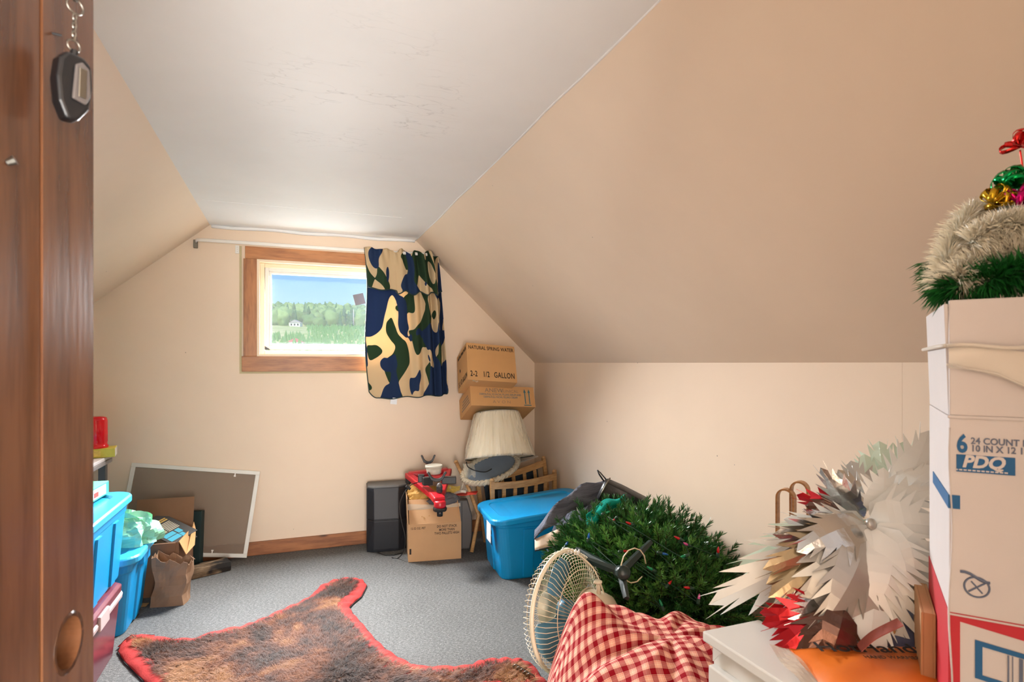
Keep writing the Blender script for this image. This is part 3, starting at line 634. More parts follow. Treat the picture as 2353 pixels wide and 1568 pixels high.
# insect screen leaning on the wall
TL, TR, BR = ony(308, 1064, YB - .006), ony(602, 1084, YB - .006), Vector((-.268, 4.035, .012))
ex = (TR - TL); wS = ex.length; hS = (TR - BR).length
Ms = frame(TL + (BR - TR) , ex, TL - (TL + (BR - TR)))
sc_ = thing('window_screen', 'white framed insect screen leaning against the back wall', 'window screen', M=Ms)
for x0, x1, y0, y1 in ((0, wS, hS - .024, hS), (0, wS, 0, .024), (0, .024, .024, hS - .024), (wS - .024, wS, .024, hS - .024)): part('frame_bar', MB().box(x0, x1, y0, y1, -.008, .004), 'white_metal', sc_, bevel=.0015)
part('mesh', MB().box(.02, wS - .02, .02, hS - .02, -.003, -.002), 'insect_mesh', sc_)
for x, y, s_ in ((wS * .8, hS - .024, -1), (wS * .72, .024, 1)): part('pull_tab', MB().box(x - .003, x + .003, min(y, y + s_ * .02), max(y, y + s_ * .02), .001, .005).box(x - .006, x + .006, y + s_ * .016 - .004, y + s_ * .016 + .004, .001, .006), 'vinyl_white', sc_)
# charred wood offcut and paper bag
wd = onz(432, 1335); we = onz(531, 1311); dv = (we - wd); ang = math.atan2(dv.y, dv.x)
wb = MB(); L_ = dv.length
wb.loft([[Vector((x, y * (1 + .2 * mnoise.noise(Vector((x * 9, y * 9, 1)))), z * (1 + .25 * mnoise.noise(Vector((x * 11, 5 + y * 9, z * 5)))))) for y, z in ((0, 0), (.10, 0), (.105, .052), (.055, .06), (.004, .055), (-.006, .03))] for x in [L_ * i / 8 for i in range(9)]])
wo = tag(part('wood_offcut', wb, 'old_plank', bevel=.003), 'rough charred offcut of timber on the carpet by the screen', 'wood block'); wo.location = wd; wo.rotation_euler = (0, 0, ang)
def paper_bag():
    M_ = T(-.592, 3.455, 0) @ RZ(-9); r = thing('paper_bag', 'crumpled open brown paper bag on the carpet by the book carton', 'paper bag', M=M_)
    P = [(-.078, -.052), (0, -.056), (.078, -.052), (.084, 0), (.078, .052), (0, .05), (-.078, .052), (-.084, 0)]
    rings = []
    for i in range(10):
        z = .228 * i / 9; ring = []
        for j in range(32):
            k = j / 4; a = P[int(k) % 8]; b = P[(int(k) + 1) % 8]; f = k - int(k); x, y = a[0] + (b[0] - a[0]) * f, a[1] + (b[1] - a[1]) * f
            n = mnoise.noise(Vector((x * 16, y * 16, z * 13))) * .016 * min(1, i / 2); pinch = 1 - .12 * math.sin(i / 9 * 3.1)
            ring.append(Vector((x * (pinch + .12 * i / 9) + n * (1 if x > 0 else -1) + .012 * math.sin(z * 9), y * pinch + n + .012 * z * 4, z + (.012 * math.sin(j * 1.9) + .02 * (x / .08) * -1 if i == 9 else 0))))
        rings.append(ring)
    part('bag_body', MB().loft(rings, cap=False), 'kraft_paper', r, solid=.0015, off=0)
    part('bag_bottom', MB().box(-.077, .077, -.05, .05, .001, .004), 'kraft_paper', r)
paper_bag()

# ================================================================== speaker, carton and gun vise by the back wall
sp = thing('speaker', 'black floor speaker with grey top standing by the skirting board', 'speaker', M=T(.46, 3.885, 0) @ RZ(-6))
def sring(z, k=0.0, inset=0.0): return [Vector(p) for p in ((0 + inset, .03, z), (.045, 0 - k + inset, z), (.205, 0 - k + inset, z), (.27 - inset, .05, z), (.27 - inset, .2 - inset, z), (0 + inset, .2 - inset, z))]
part('lower_cabinet', MB().loft([sring(0, -.006), sring(.02, 0), sring(.205, .022), sring(.214, .022)]), 'black_sheen', sp, bevel=.004)
part('upper_cabinet', MB().loft([sring(.219, .022), sring(.225, .022), sring(.40, .002), sring(.424, -.002)]), 'black_sheen', sp, bevel=.004)
part('top_plate', MB().loft([sring(.424, -.004, .004), sring(.434, -.01, .008)]), 'dark_grey_top', sp, bevel=.003)
part('mid_band', MB().loft([sring(.213, .018, .003), sring(.22, .018, .003)]), 'soft_black', sp)
sc1 = [onz(925, 1271, .004), onz(905, 1276, .004), onz(885, 1276, .004), onz(868, 1271, .004)]
tag(part('speaker_cable', MB().tube(sc1 + [Vector((.54, 3.86, .004))], .003, 6), 'soft_black', smooth=True), 'thin black cable lying on the carpet at the foot of the speaker', 'cable')
pl_, prr = onz(938, 1293), onz(1060, 1284); dv = prr - pl_; ang = math.degrees(math.atan2(dv.y, dv.x)); W1 = dv.length; D1 = .30
bx1 = thing('open_carton', 'open brown carton with taped flap and stacking notice in front of the wall', 'cardboard box', M=T(pl_.x, pl_.y, 0) @ RZ(ang))
carton(bx1, W1, D1, .236, 'cardboard')
part('flap', MB().add([(.006, 0, 0), (W1 - .006, 0, 0), (W1 - .012, .095, .135), (.006, .105, .13)], [(0, 1, 2, 3)]), 'cardboard', bx1, solid=.004, label='taped front flap leaning inwards').location = (0, .002, .236)
part('flap', MB().add([(0, 0, 0), (0, D1, 0), (-.004, D1 - .01, .15), (-.006, .02, .16)], [(0, 1, 2, 3)]), 'cardboard', bx1, solid=.004).location = (.002, 0, .236)
part('flap', MB().add([(0, 0, 0), (0, D1, 0), (-.006, D1 - .01, .155), (-.016, .10, .15), (-.004, .01, .05)], [(0, 1, 2, 3, 4)]), 'cardboard', bx1, solid=.004).location = (W1 - .002, 0, .236)
part('flap', MB().box(0, W1, 0, .004, 0, .12, T(0, D1 - .004, .236) @ RX(-20)), 'cardboard', bx1)
part('filler', MB().box(.008, W1 - .008, .14, D1 - .01, .006, .32), 'cardboard_core', bx1)
part('packing_tape', MB().add([(-.004, .060, .312), (W1 * .5, .058, .312), (W1 + .001, .048, .322), (W1 + .001, .060, .342), (W1 * .55, .066, .335), (-.004, .078, .348)], [(0, 1, 4, 5), (1, 2, 3, 4)]), 'clear_tape', bx1, solid=.0006)
fm = Matrix(((1, 0, 0, 0), (0, 0, -1, -.0007), (0, 1, 0, 0), (0, 0, 0, 1)))
text('12-32 OZ. PET', .019, 'print_brown', bx1, fm @ T(.014, .203, 0), .8, .012)
for i, s_ in enumerate(('DO NOT STACK', 'MORE THAN', 'TWO PALLETS HIGH')): text(s_, .0215, 'print_brown', bx1, fm @ T(W1 - .092, .207 - .022 * i, 0), .8, .02, 'CENTER')
part('print_mark', MB().box(.008, .019, -.0012, 0, .048, .083), 'print_black', bx1)
for i, (x, z, a) in enumerate(((.07, .262, 20), (.095, .25, -25), (.118, .262, 10))): part('torn_patch', MB().add([(0, 0, 0), (.02, 0, .006), (.012, -.004, .024)], [(0, 1, 2)]), 'cardboard_orange', bx1, solid=.001).matrix_local = T(x, .012 + (z - .236) * .75, z) @ RY(a)
def crumple(name, label, cat, loc, rx, ry, rz_, mat, seed, group=None, sub=0):
    def f(a, b):
        th = a * 2 * math.pi; ph = (b - .5) * math.pi; d = Vector((math.cos(ph) * math.cos(th), math.cos(ph) * math.sin(th), math.sin(ph)))
        k = 1 + .28 * mnoise.noise(d * 1.6 + Vector((seed, 0, 0))) + .16 * mnoise.noise(d * 4 + Vector((0, seed, 0))); d *= k
        return Vector((d.x * rx, d.y * ry, d.z * rz_))
    o = part(name, MB().sheet(f, 28, 14), mat, smooth=False); o.location = loc; return tag(o, label, cat, group)
Mx = ROOT[bx1.name]
crumple('padded_envelope', 'crumpled yellow padded envelope at the corner of the open carton', 'envelope', Mx @ Vector((.075, .17, .365)), .075, .06, .05, 'envelope', 3.1)
crumple('padded_envelope', 'creased yellow envelope standing higher behind the red gun vise', 'envelope', Mx @ Vector((.07, .235, .40)), .06, .045, .05, 'envelope', 8.4)
crumple('grey_rag', 'dark grey cloth bunched under the red gun vise', 'cloth', Mx @ Vector((.235, .10, .362)), .10, .055, .04, 'grey_cloth', 5.2)
for i, (x, y, z, a, b, w, h, m, lab) in enumerate(((.20, .21, .40, 20, 25, .11, .08, 'leaflet', 'yellow printed leaflet lying between the vise arms'), (.30, .20, .405, -12, 18, .10, .085, 'leaflet', 'yellow and white leaflet to the side of the vise jaw'), (.255, .22, .412, 5, 12, .07, .05, 'leaflet_white', 'small white printed card on the leaflets'), (.385, .14, .385, -22, 10, .15, .06, 'leaflet_red', 'red and white leaflet sticking out over the carton side'), (.335, .15, .392, -10, 8, .10, .045, 'leaflet_white', 'pale leaflet under the red and white one'))):
    o = part('leaflet', MB().sheet(lambda u_, v_: Vector(((u_ - .5) * w, (v_ - .5) * h, .006 * math.sin(u_ * 5 + i))), 6, 3), m, solid=.001); o.matrix_world = Mx @ T(x, y, z) @ RZ(a) @ RX(b); tag(o, lab, 'leaflet')
# the vise
gv = thing('gun_vise', 'red plastic gun vise with black padded cradles on the open carton', 'gun vise', (0, 0, 0))
def Pv(u, v, t): return at(u, v, t)
def barw(name, pts, w, h, mat, **kw):
    m = MB(); pts = [Vector(p) for p in pts]
    for a, b in zip(pts, pts[1:]):
        d = (b - a).normalized(); s_ = d.cross(Vector((0, 0, 1))).normalized(); n = s_.cross(d)
        m.loft([[p + s_ * x * w / 2 + n * y * h / 2 for x, y in ((-1, -1), (1, -1), (1, 1), (-1, 1))] for p in (a, b)])
    return part(name, m, mat, gv, world=True, **kw)
A, B, C_ = Pv(938, 1092, 3.95), Pv(1030, 1082, 4.0), Pv(1009, 1150, 3.5)
zt = lambda p, dz: Vector((p.x, p.y, p.z + dz))
trayp = [A, B, B + (C_ - B) * .92, C_ + Vector((.022, 0, 0)), C_ + Vector((-.022, 0, 0)), A + (C_ - A) * .92]
barw('side_arm', [A, A + (C_ - A) * .97], .05, .035, 'red_plastic', bevel=.006); barw('side_arm', [B, B + (C_ - B) * .97], .05, .035, 'red_plastic', bevel=.006)
barw('cross_bar', [A, B], .07, .04, 'red_plastic', bevel=.008); barw('cross_bar', [A + (C_ - A) * .22, B + (C_ - B) * .22], .10, .02, 'red_plastic', bevel=.006)
barw('arm_slot', [zt(A + (C_ - A) * .12, .0185), zt(A + (C_ - A) * .48, .0185)], .018, .003, 'print_red')
barw('nose', [A + (C_ - A) * .8 + Vector((.012, 0, .004)), C_ + Vector((0, -.015, .002))], .075, .04, 'red_plastic', bevel=.01)
part('nose_end', MB().lathe([(.034, -.02), (.036, -.012), (.036, .012), (.03, .02)], 20, Matrix.Translation(C_ + Vector((0, -.02, -.018)))), 'red_plastic', gv, True, True)
part('gear_knob', MB().lathe([(.042, -.012), (.045, 0), (.042, .008), (.03, .009)], 18, Matrix.Translation(C_ + Vector((0, -.02, -.046))), wob=lambda t, i: 1 + .05 * (1 if int(t / (2 * math.pi) * 36) % 2 else -1)), 'black_plastic', gv, False, True)
part('foot', MB().lathe([(.018, -.036), (.019, 0)], 14, Matrix.Translation(C_ + Vector((0, -.02, -.055)))), 'black_plastic', gv, True, True)
kn = C_ + (A - C_) * .14 + Vector((.03, -.01, .035)); part('ratchet_lever', MB().lathe([(.017, -.01), (.018, .03), (.014, .042), (.004, .048)], 14, Matrix.Translation(kn)), 'grey_plastic', gv, True, True)
for k in range(5): part('lever_ridge', MB().lathe([(.0195, -.005 + k * .007), (.0195, -.002 + k * .007)], 14, Matrix.Translation(kn)), 'black_plastic', gv, False, True)
def cradle(c, w, h, name):
    pr = [(-w, h * .9), (-w * .86, h), (-w * .72, h * .86)] + [(w * .68 * math.cos(R(180 + a)), h * .92 + .9 * h * math.sin(R(180 + a))) for a in range(15, 166, 15)] + [(w * .72, h * .86), (w * .86, h), (w, h * .9), (w * .6, -.1 * h), (w * .22, -.35 * h), (-w * .22, -.35 * h), (-w * .6, -.1 * h)]
    return part(name, MB().prism(pr, -.014, .014, Matrix.Translation(c) @ RZ(-14) @ RX(90)), 'black_plastic', gv, world=True, bevel=.003)
pb_ = Pv(984, 1072, 3.9); barw('post', [zt(pb_, -.045), zt(pb_, .02)], .035, .03, 'red_plastic'); cradle(zt(pb_, .033), .05, .045, 'rear_cradle')
pf = Pv(1004, 1112, 3.62); barw('post', [zt(pf, -.075), zt(pf, -.03)], .055, .05, 'red_plastic', bevel=.005); barw('jaw_post', [zt(pf, -.035), zt(pf, .03)], .05, .04, 'black_plastic', bevel=.004); cradle(zt(pf, .030), .062, .045, 'front_cradle')
jl = Matrix.Translation(pf) @ RZ(-10)
part('jaw_pad', MB().box(-.085, -.025, .0, .045, -.008, .042, jl @ RZ(12)), 'black_plastic', gv, world=True, bevel=.004); part('jaw_pad', MB().box(.03, .12, -.004, .04, -.004, .04, jl @ RZ(-4)), 'black_plastic', gv, world=True, bevel=.004); part('jaw_pad', MB().box(-.115, -.075, .05, .085, .0, .048, jl), 'black_plastic', gv, world=True, bevel=.004)
part('hinge_block', MB().box(-.016, .016, -.02, .03, -.06, -.0, Matrix.Translation(A)), 'black_plastic', gv, world=True, bevel=.004)
tbp = Pv(997, 1089, 3.78)
tub = thing('plastic_tub', 'small frosted round tub with lid set in the gun vise', 'tub', tbp)
part('tub_body', MB().lathe([(.043, 0), (.046, .005), (.053, .047)], 28), 'clear_tub', tub, smooth=True); part('lid', MB().lathe([(.056, .043), (.057, .046), (.057, .056), (.053, .058), (.051, .055), (.001, .055)], 32, cap=False), 'clear_tub', tub, smooth=True)
cp = [at(966, 1108, 3.78), at(950, 1112, 3.72), at(938, 1121, 3.68), at(925, 1140, 3.66), at(918, 1165, 3.66), at(923, 1200, 3.64), at(931, 1235, 3.62), at(928, 1265, 3.64), onz(915, 1283, .004), onz(900, 1282, .004)]
cb = thing('power_cord', 'thin black cord with inline switch hanging down the open carton', 'cord', (0, 0, 0))
def smooth_path(p, k=6):
    out = []
    for i in range(len(p) - 1):
        a, b, c, d = p[max(0, i - 1)], p[i], p[i + 1], p[min(len(p) - 1, i + 2)]
        for j in range(k):
            t = j / k; out.append(.5 * ((2 * b) + (c - a) * t + (2 * a - 5 * b + 4 * c - d) * t * t + (3 * b - a - 3 * c + d) * t ** 3))
    return out + [p[-1]]
part('cord', MB().tube(smooth_path(cp), .003, 6), 'soft_black', cb, smooth=True)
part('inline_switch', MB().box(-.018, .018, -.009, .009, -.008, .008, Matrix.Translation(cp[2]) @ RY(40)), 'soft_black', cb, bevel=.003)

# ================================================================== corner stack
def folding_chair(label, L, Rr, drop, lean, bow, group):
    """slatted wooden folding chair, folded; L and Rr are the tops of its two back posts"""
    L, Rr = Vector(L), Vector(Rr); ex = (Rr - L); w = ex.length; ex.normalize()
    dn = Vector((lean[0], lean[1], -1)).normalized(); M_ = frame(L, ex, -dn)   # y up along the post, z towards the viewer side
    r = thing('folding_chair', label, 'chair', M=M_, group=group)
    for x in (0, w):
        part('post', MB().loft([[Vector((x + a, y, b)) for a, b in ((-.014, -.011), (.014, -.011), (.014, .011), (-.014, .011))] for y in (-drop, 0)]), 'beech', r, bevel=.003)
        part('finial', MB().lathe([(.004, 0), (.015, .004), (.0165, .012), (.012, .021), (.002, .025)], 14, T(x, -.003, 0) @ RX(-90)), 'beech', r, smooth=True)
    def railr(y, h, bw):
        m = MB(); n = 12
        m.loft([[Vector((x, y + q + bw * math.sin(math.pi * x / w) * -.35, bw * math.sin(math.pi * x / w) + s_)) for q, s_ in ((-h / 2, -.009), (-h / 2, .009), (h / 2, .009), (h / 2, -.009))] for x in [.012 + (w - .024) * i / n for i in range(n + 1)]]); return m
    part('top_rail', railr(-.03, .045, bow), 'beech', r, bevel=.003)
    part('lower_rail', railr(-.22, .035, bow * .4), 'beech', r, bevel=.003)
    for i in range(1, 6):
        x = w * i / 6; z = bow * math.sin(math.pi * i / 6)
        part('slat', MB().loft([[Vector((x + a, y, zz + b)) for a, b in ((-.0125, -.005), (.0125, -.005), (.0125, .005), (-.0125, .005))] for y, zz in ((-.22, z * .4), (-.045, z))]), 'beech', r)
    for x in (.035, w - .035): part('leg', MB().loft([[Vector((x + a, y, z + b)) for a, b in ((-.011, -.011), (.011, -.011), (.011, .011), (-.011, .011))] for y, z in ((-drop, -.045), (-.26, -.022))]), 'beech', r)
    part('seat', MB().box(.03, w - .03, -.43, -.25, -.016, -.004), 'beech', r, bevel=.002)
    part('back_pad', MB().box(.05, w - .05, -.24, -.07, -.026, -.014), 'pad_navy', r, bevel=.004)
    return r
folding_chair('folded slatted wooden chair standing just behind the blue tote in the corner', at(1131, 1107, 3.80), at(1274, 1086, 4.02), .50, (-.10, .05), .025, None)
folding_chair('folded slatted wooden chair leaning behind the other one, tray on top', at(1096, 1096, 3.98), at(1249, 1055, 4.20), .50, (-.06, .06), .02, None)
wl = [at(1048, 1062, 4.02), at(1078, 1125, 3.88), at(1100, 1185, 3.86)]
sk = thing('wooden_leg', 'loose round topped wooden leg propped in the corner beside the chairs', 'chair leg', (0, 0, 0))
part('shaft', MB().tube([wl[0], wl[1], wl[2], Vector((1.10, 3.63, .012))], .013, 8), 'beech', sk, smooth=True); part('knob', MB().lathe([(.002, -.015), (.013, -.01), (.015, 0), (.011, .01), (.002, .014)], 14, Matrix.Translation(wl[0])), 'beech', sk, smooth=True)
# wicker rimmed tray and card folders on the chairs
tc = at(1128, 1078, 3.98)
Mt = frame(tc, at(1192, 1052, 4.10) - at(1072, 1112, 3.86), Vector((.1, .8, .38)))
ty = thing('wicker_tray', 'oval blue tray with braided wicker rim resting on the folded chairs', 'tray', M=Mt)
part('tray_base', MB().loft([[Vector((a * .205 * k * math.cos(t_ * math.pi / 24), a * .125 * k * math.sin(t_ * math.pi / 24), z)) for t_ in range(48)] for a, k, z in ((1, .8, -.006), (1, 1, .004), (1, .99, .008), (1, .85, .001))]), 'tray_blue', ty, smooth=True)
rim = [Vector((.212 * math.cos(t_ * math.pi / 48), .132 * math.sin(t_ * math.pi / 48), .008 + .003 * math.sin(t_ * 2.1))) for t_ in range(96)]
rp = part('wicker_rim', MB().tube(rim, .017, 8, close=True), 'wicker', ty, smooth=True)
for ph in (0, 2.1, 4.2): part('braid', MB().tube([Vector((p.x * (1 + .012 * math.cos(i * .9 + ph) / .15), p.y * (1 + .012 * math.cos(i * .9 + ph) / .1), p.z + .016 * math.sin(i * .9 + ph))) for i, p in enumerate(rim)], .006, 5, close=True), 'wicker', rp, smooth=True)
for i, (u1, v1, u2, v2, du, dv_, t1, t2) in enumerate(((1142, 1082, 1237, 1050, 8, -14, 4.0, 4.2), (1128, 1077, 1215, 1051, 10, -12, 4.05, 4.22))):
    a, b = at(u1, v1, t1), at(u2, v2, t2); c = at(u1 + du, v1 + dv_, t1 + .12)
    Mf = frame(a, b - a, c - a); fo = thing('card_folder', ('pale grey card folder laid along the rear chair rail', 'thin card folder beneath the wicker tray')[i], 'folder', M=Mf)
    part('cover', MB().box(0, (b - a).length, 0, .10, 0, .002), 'card_grey', fo); part('cover', MB().box(0, (b - a).length, .002, .10, .004, .006), 'card_grey', fo)
# lampshade wrapped in film
sb, st = at(1148, 1052, 4.0), at(1141, 948, 4.02)
Ml = frame(sb, at(1226, 1046, 4.06) - at(1069, 1056, 3.94), Vector((-.1, .9, .1))); zdir = (st - sb).normalized()
xax = (at(1226, 1046, 4.0) - at(1070, 1057, 4.0)).normalized(); yax = zdir.cross(xax).normalized(); xax = yax.cross(zdir)
Ml = Matrix(((xax.x, yax.x, zdir.x, sb.x), (xax.y, yax.y, zdir.y, sb.y), (xax.z, yax.z, zdir.z, sb.z), (0, 0, 0, 1)))
Ml = Ml @ RX(-9)
ls = thing('lamp_shade', 'cream pleated lampshade wrapped in clear film below the boxes', 'lampshade', M=Ml)
HS = (st - sb).length; r0, r1 = .232, .146
nP = 96
part('shade_fabric', MB().lathe([(r0, 0.0), (r0 + (r1 - r0) * .5, HS * .5), (r1, HS)], nP * 2, cap=False, wob=lambda t, i: 1 + .005 * math.cos(t * nP)), 'pleated_shade', ls, solid=.002, off=-1)
for r_, z_ in ((r0, .002), (r1, HS - .002)): part('trim_band', MB().tube([(1.008 * r_ * math.cos(2 * math.pi * k / 64), 1.008 * r_ * math.sin(2 * math.pi * k / 64), z_) for k in range(64)], .006, 6, close=True), 'dull_steel', ls, smooth=True)
sd = part('spider_ring', MB().tube([(.03 * math.cos(2 * math.pi * k / 24), .03 * math.sin(2 * math.pi * k / 24), HS - .04) for k in range(24)], .0025, 6, close=True), 'dull_steel', ls)
for k in range(3): part('spider_arm', MB().tube([(.03 * math.cos(k * 2.094), .03 * math.sin(k * 2.094), HS - .04), (r1 * math.cos(k * 2.094), r1 * math.sin(k * 2.094), HS - .004)], .002, 5), 'dull_steel', sd)
def film(a, b):
    t_ = a * 2 * math.pi; z = HS * b * 1.0; r_ = r0 + (r1 - r0) * b; n = mnoise.noise(Vector((math.cos(t_) * 3, math.sin(t_) * 3, b * 2))) * .016 + mnoise.noise(Vector((math.cos(t_) * 9, math.sin(t_) * 9, b * 1.5))) * .010
    return Vector(((r_ + .010 + abs(n)) * math.cos(t_), (r_ + .010 + abs(n)) * math.sin(t_), z - .004))
part('plastic_wrap', MB().sheet(film, 120, 16), 'plastic_film', ls, smooth=False)
def film2(a, b): p = at(1062 + 26 * a + 5 * math.sin(b * 4), 1066 + 62 * b, 3.88 + .04 * a + .02 * math.sin(a * 9 + b * 5)); return p
part('plastic_wrap', MB().sheet(film2, 10, 12), 'plastic_film', ls, world=True)
part('shade_wire', MB().tube(smooth_path([at(1072, 1062, 3.9), at(1075, 1073, 3.87), at(1092, 1082, 3.86), at(1115, 1085, 3.88), at(1130, 1078, 3.9)]), .004, 6), 'soft_black', ls, True, True)
# two cartons balanced on the lampshade, tipped back to the wall
def tipped_box(name, label, p0, ex, ey, w, d, h, mat):
    M_ = frame(p0, ex, ey); r = thing(name, label, 'cardboard box', M=M_)
    part('box_body', MB().box(0, w, 0, d, 0, h), mat, r, bevel=.0025)
    part('tape_seam', MB().box(0, w, d * .5 - .001, d * .5 + .001, h - .0005, h + .0006), 'cardboard_core', r)
    return r, M_
fm2 = Matrix(((1, 0, 0, 0), (0, 0, -1, -.0008), (0, 1, 0, 0), (0, 0, 0, 1)))
sm2 = Matrix(((0, 0, -1, -.0008), (-1, 0, 0, 0), (0, 1, 0, 0), (0, 0, 0, 1)))   # left face, reading from the back edge to the front edge
P0 = at(1083, 932, 3.95); EX = at(1231, 936, 4.11) - P0; EY = at(1046, 966, 4.20) - P0
av, Mav = tipped_box('cosmetics_carton', 'flat brown carton with blue arrows lying on the lampshade', P0, EX, EY, EX.length, .30, .152, 'cardboard_orange')
wA = EX.length
text('ANEW', .042, 'print_grey', av, fm2 @ T(wA * .22, .103, 0), 1.1, .005); text('CLINICAL', .030, 'print_grey', av, fm2 @ T(wA * .46, .104, 0), 1.05, -.008)
text('DERMA-FULL X3 FACIAL FILLING SERUM AND', .0205, 'print_teal', av, fm2 @ T(wA * .46, .080, 0), .74, 0, 'CENTER'); text('DERMA-FULL FACIAL FILLING CREAM', .0205, 'print_teal', av, fm2 @ T(wA * .46, .060, 0), .74, 0, 'CENTER'); text('A V O N', .030, 'print_grey', av, fm2 @ T(wA * .47, .022, 0), 1.2, -.01, 'CENTER')
for x in (.845, .912): part('up_arrow', MB().prism([(-.0035, 0), (.0035, 0), (.0035, .085), (.010, .085), (0, .112), (-.010, .085), (-.0035, .085)], 0, .0006, fm2 @ T(wA * x, .022, 0)), 'print_teal', av)
part('arrow_base', MB().box(wA * .82, wA * .935, -.0012, 0, .009, .015), 'print_teal', av)
for i in range(4): part('print_line', MB().box(-.0012, 0, .03 + .012 * i, .24 - .012 * i, .032 + .02 * i, .041 + .02 * i), 'print_grey', av)
P1 = at(1075.5, 872.5, 3.90); EX1 = at(1189, 880, 4.02) - P1; EY1 = at(1046, 908, 4.14) - P1
wt, Mwt = tipped_box('water_carton', 'tall brown spring water carton on top of the corner stack', P1, EX1, EY1, EX1.length, .255, .280, 'cardboard_orange')
wW = EX1.length
text('NATURAL SPRING WATER', .0385, 'print_black', wt, fm2 @ T(wW * .5, .234, 0), .70, .012, 'CENTER', space=1.05); 
for s_, x_ in (('2-2', .05), ('1/2', .30), ('GALLON', .525)): text(s_, .058, 'print_black', wt, fm2 @ T(wW * x_, .028, 0), .63, .012, 'LEFT', space=1.08)
text('NATURAL SPRING WATER', .036, 'print_black', wt, sm2 @ T(-.122, .234, 0), .50, .008, 'CENTER'); text('2-2 1/2 GALLON', .055, 'print_black', wt, sm2 @ T(-.122, .028, 0), .50, .010, 'CENTER', space=1.1)
part('logo_mark', MB().prism([(0, 0), (.012, .008), (.02, .0), (.02, .02), (.01, .03), (.0, .022)], 0, .0006, sm2 @ T(-.19, .125, 0)), 'print_black', wt)
part('torn_tape', MB().sheet(lambda a, b: Vector((.03 + .04 * a, -.002 - .004 * b, -.004 - .012 * b + .004 * math.sin(a * 7))), 6, 2), 'clear_tape', wt)
# the blue tote on the right
rt = tote('blue_tote', 'blue lidded tote in front of the folded chairs with white label', (1.412, 3.30, 0), -5, .66, .50, .385, 'tote_blue', 'tote_blue')
part('label_sticker', MB().box(-.345 + .018, -.345 + .0195, -.17, -.07, .21, .32, RZ(0)), 'label_white', rt); lb = rt.children[-1]; lb.matrix_local = T(.035, 0, 0) @ RY(-5.5)
part('label_print', MB().box(-.3275, -.3265, -.165, -.075, .29, .315).box(-.3275, -.3265, -.15, -.10, .22, .275), 'print_blue', lb)
# grey box fan side / panel seen between carton and tote
gp = thing('grey_case', 'rounded grey plastic case standing behind the open carton', 'case', M=T(1.08, 3.76, 0) @ RZ(-12))
part('shell', MB().loft([[Vector((x, y, z)) for x, y, z in ((-.05, -.02, 0), (.05, -.02, 0), (.06, -.02, .08), (.06, -.02, .22), (.03, -.02, .33), (-.05, -.02, .33))], [Vector((x, .05, z)) for x, y, z in ((-.05, -.02, 0), (.05, -.02, 0), (.06, -.02, .08), (.06, -.02, .22), (.03, -.02, .33), (-.05, -.02, .33))]]), 'grey_plastic', gp, bevel=.008)
part('seam', MB().box(-.012, -.008, -.0215, -.02, .01, .32), 'soft_black', gp)

# ================================================================== coat, felt, bag by the knee wall
def coat_z(x, y):
    dx, dy = (x - 1.52) / .25, (y - 2.78) / .25; r = (abs(dx) ** 2.4 + abs(dy) ** 2.4) ** (1 / 2.4); a = math.atan2(dy, dx)
    base = .57 * max(0, 1 - r ** 2.2) ** .6
    f = .018 * math.sin(a * 11 + r * 3) * r + .012 * math.sin(a * 23 + 2) * r + .02 * mnoise.noise(Vector((x * 7, y * 7, 0)))
    return max(.004, base + f * (base > .02)) - .25 * max(0, (1.3 - x)) 
def coat(a, b):
    t_ = a * 2 * math.pi; r = .02 + .98 * b; c, s_ = math.cos(t_), math.sin(t_); k = (abs(c) ** 2.4 + abs(s_) ** 2.4) ** (-1 / 2.4)
    x, y = 1.52 + .25 * r * k * c, 2.78 + .25 * r * k * s_; x = min(x, KX - .008); return Vector((x, y, max(.004, coat_z(x, y)))) - Vector((1.42, 2.8, 0))
ct = thing('coat', 'dark grey wool coat heaped by the knee wall behind the tree', 'coat', (1.42, 2.8, 0))
part('coat_shell', MB().sheet(coat, 110, 30), 'coat_wool', ct, smooth=True, solid=.004)
def ln(p): return p - Vector((1.42, 2.8, 0))
tip = at(1229, 1240, 2.72)
lp_ = [[at(1229 + 60 * a, 1240 - 26 * a + (26 + 12 * a) * b, 2.72 - .05 * b) for a in (0, .25, .5, .75, 1)] for b in (0, .35, .7, 1)]
part('lining', MB().loft([[ln(p) for p in row] for row in lp_], cap=False, close=False), 'coat_lining', ct, smooth=True, solid=.003)
flap_ = [[at(1229 + 170 * a, 1240 - 150 * a * (1 - .35 * a) - (20 + 30 * math.sin(a * 2.6)) * (1 - b) + 4 * math.sin(a * 17 + b * 3), 2.715 + .16 * a + .05 * (1 - b)) for a in [i / 16 for i in range(17)]] for b in (0, .25, .5, .75, 1)]
part('coat_front', MB().loft([[ln(p) for p in row] for row in flap_], cap=False, close=False), 'coat_wool', ct, smooth=True, solid=.005)
part('hem_edge', MB().tube([ln(p) for p in lp_[-1]] , .004, 6), 'soft_black', ct, smooth=True)
def felt(a, b):
    u = 1347 + 88 * a; v = 1198 - 52 * a ** .8 + (1 - a * .2) * 30 * (b - .5) * (1.0 + .3 * math.sin(a * 6)) + 5 * math.sin(a * 9); return at(u, v, 2.42 + .10 * a + .02 * math.sin(b * 5 + a * 4) + .03 * (1 - b))
tag(part('green_felt', MB().sheet(felt, 24, 10), 'teal_felt', smooth=True, solid=.004), 'teal green felt cloth draped between the coat and the tree', 'cloth')
Mbg = T(*at(1418, 1141, 2.80)) @ RZ(-38) @ RY(24)
hb_ = thing('black_bag', 'black zipped leather bag lying on the coat by the wall', 'bag', M=Mbg)
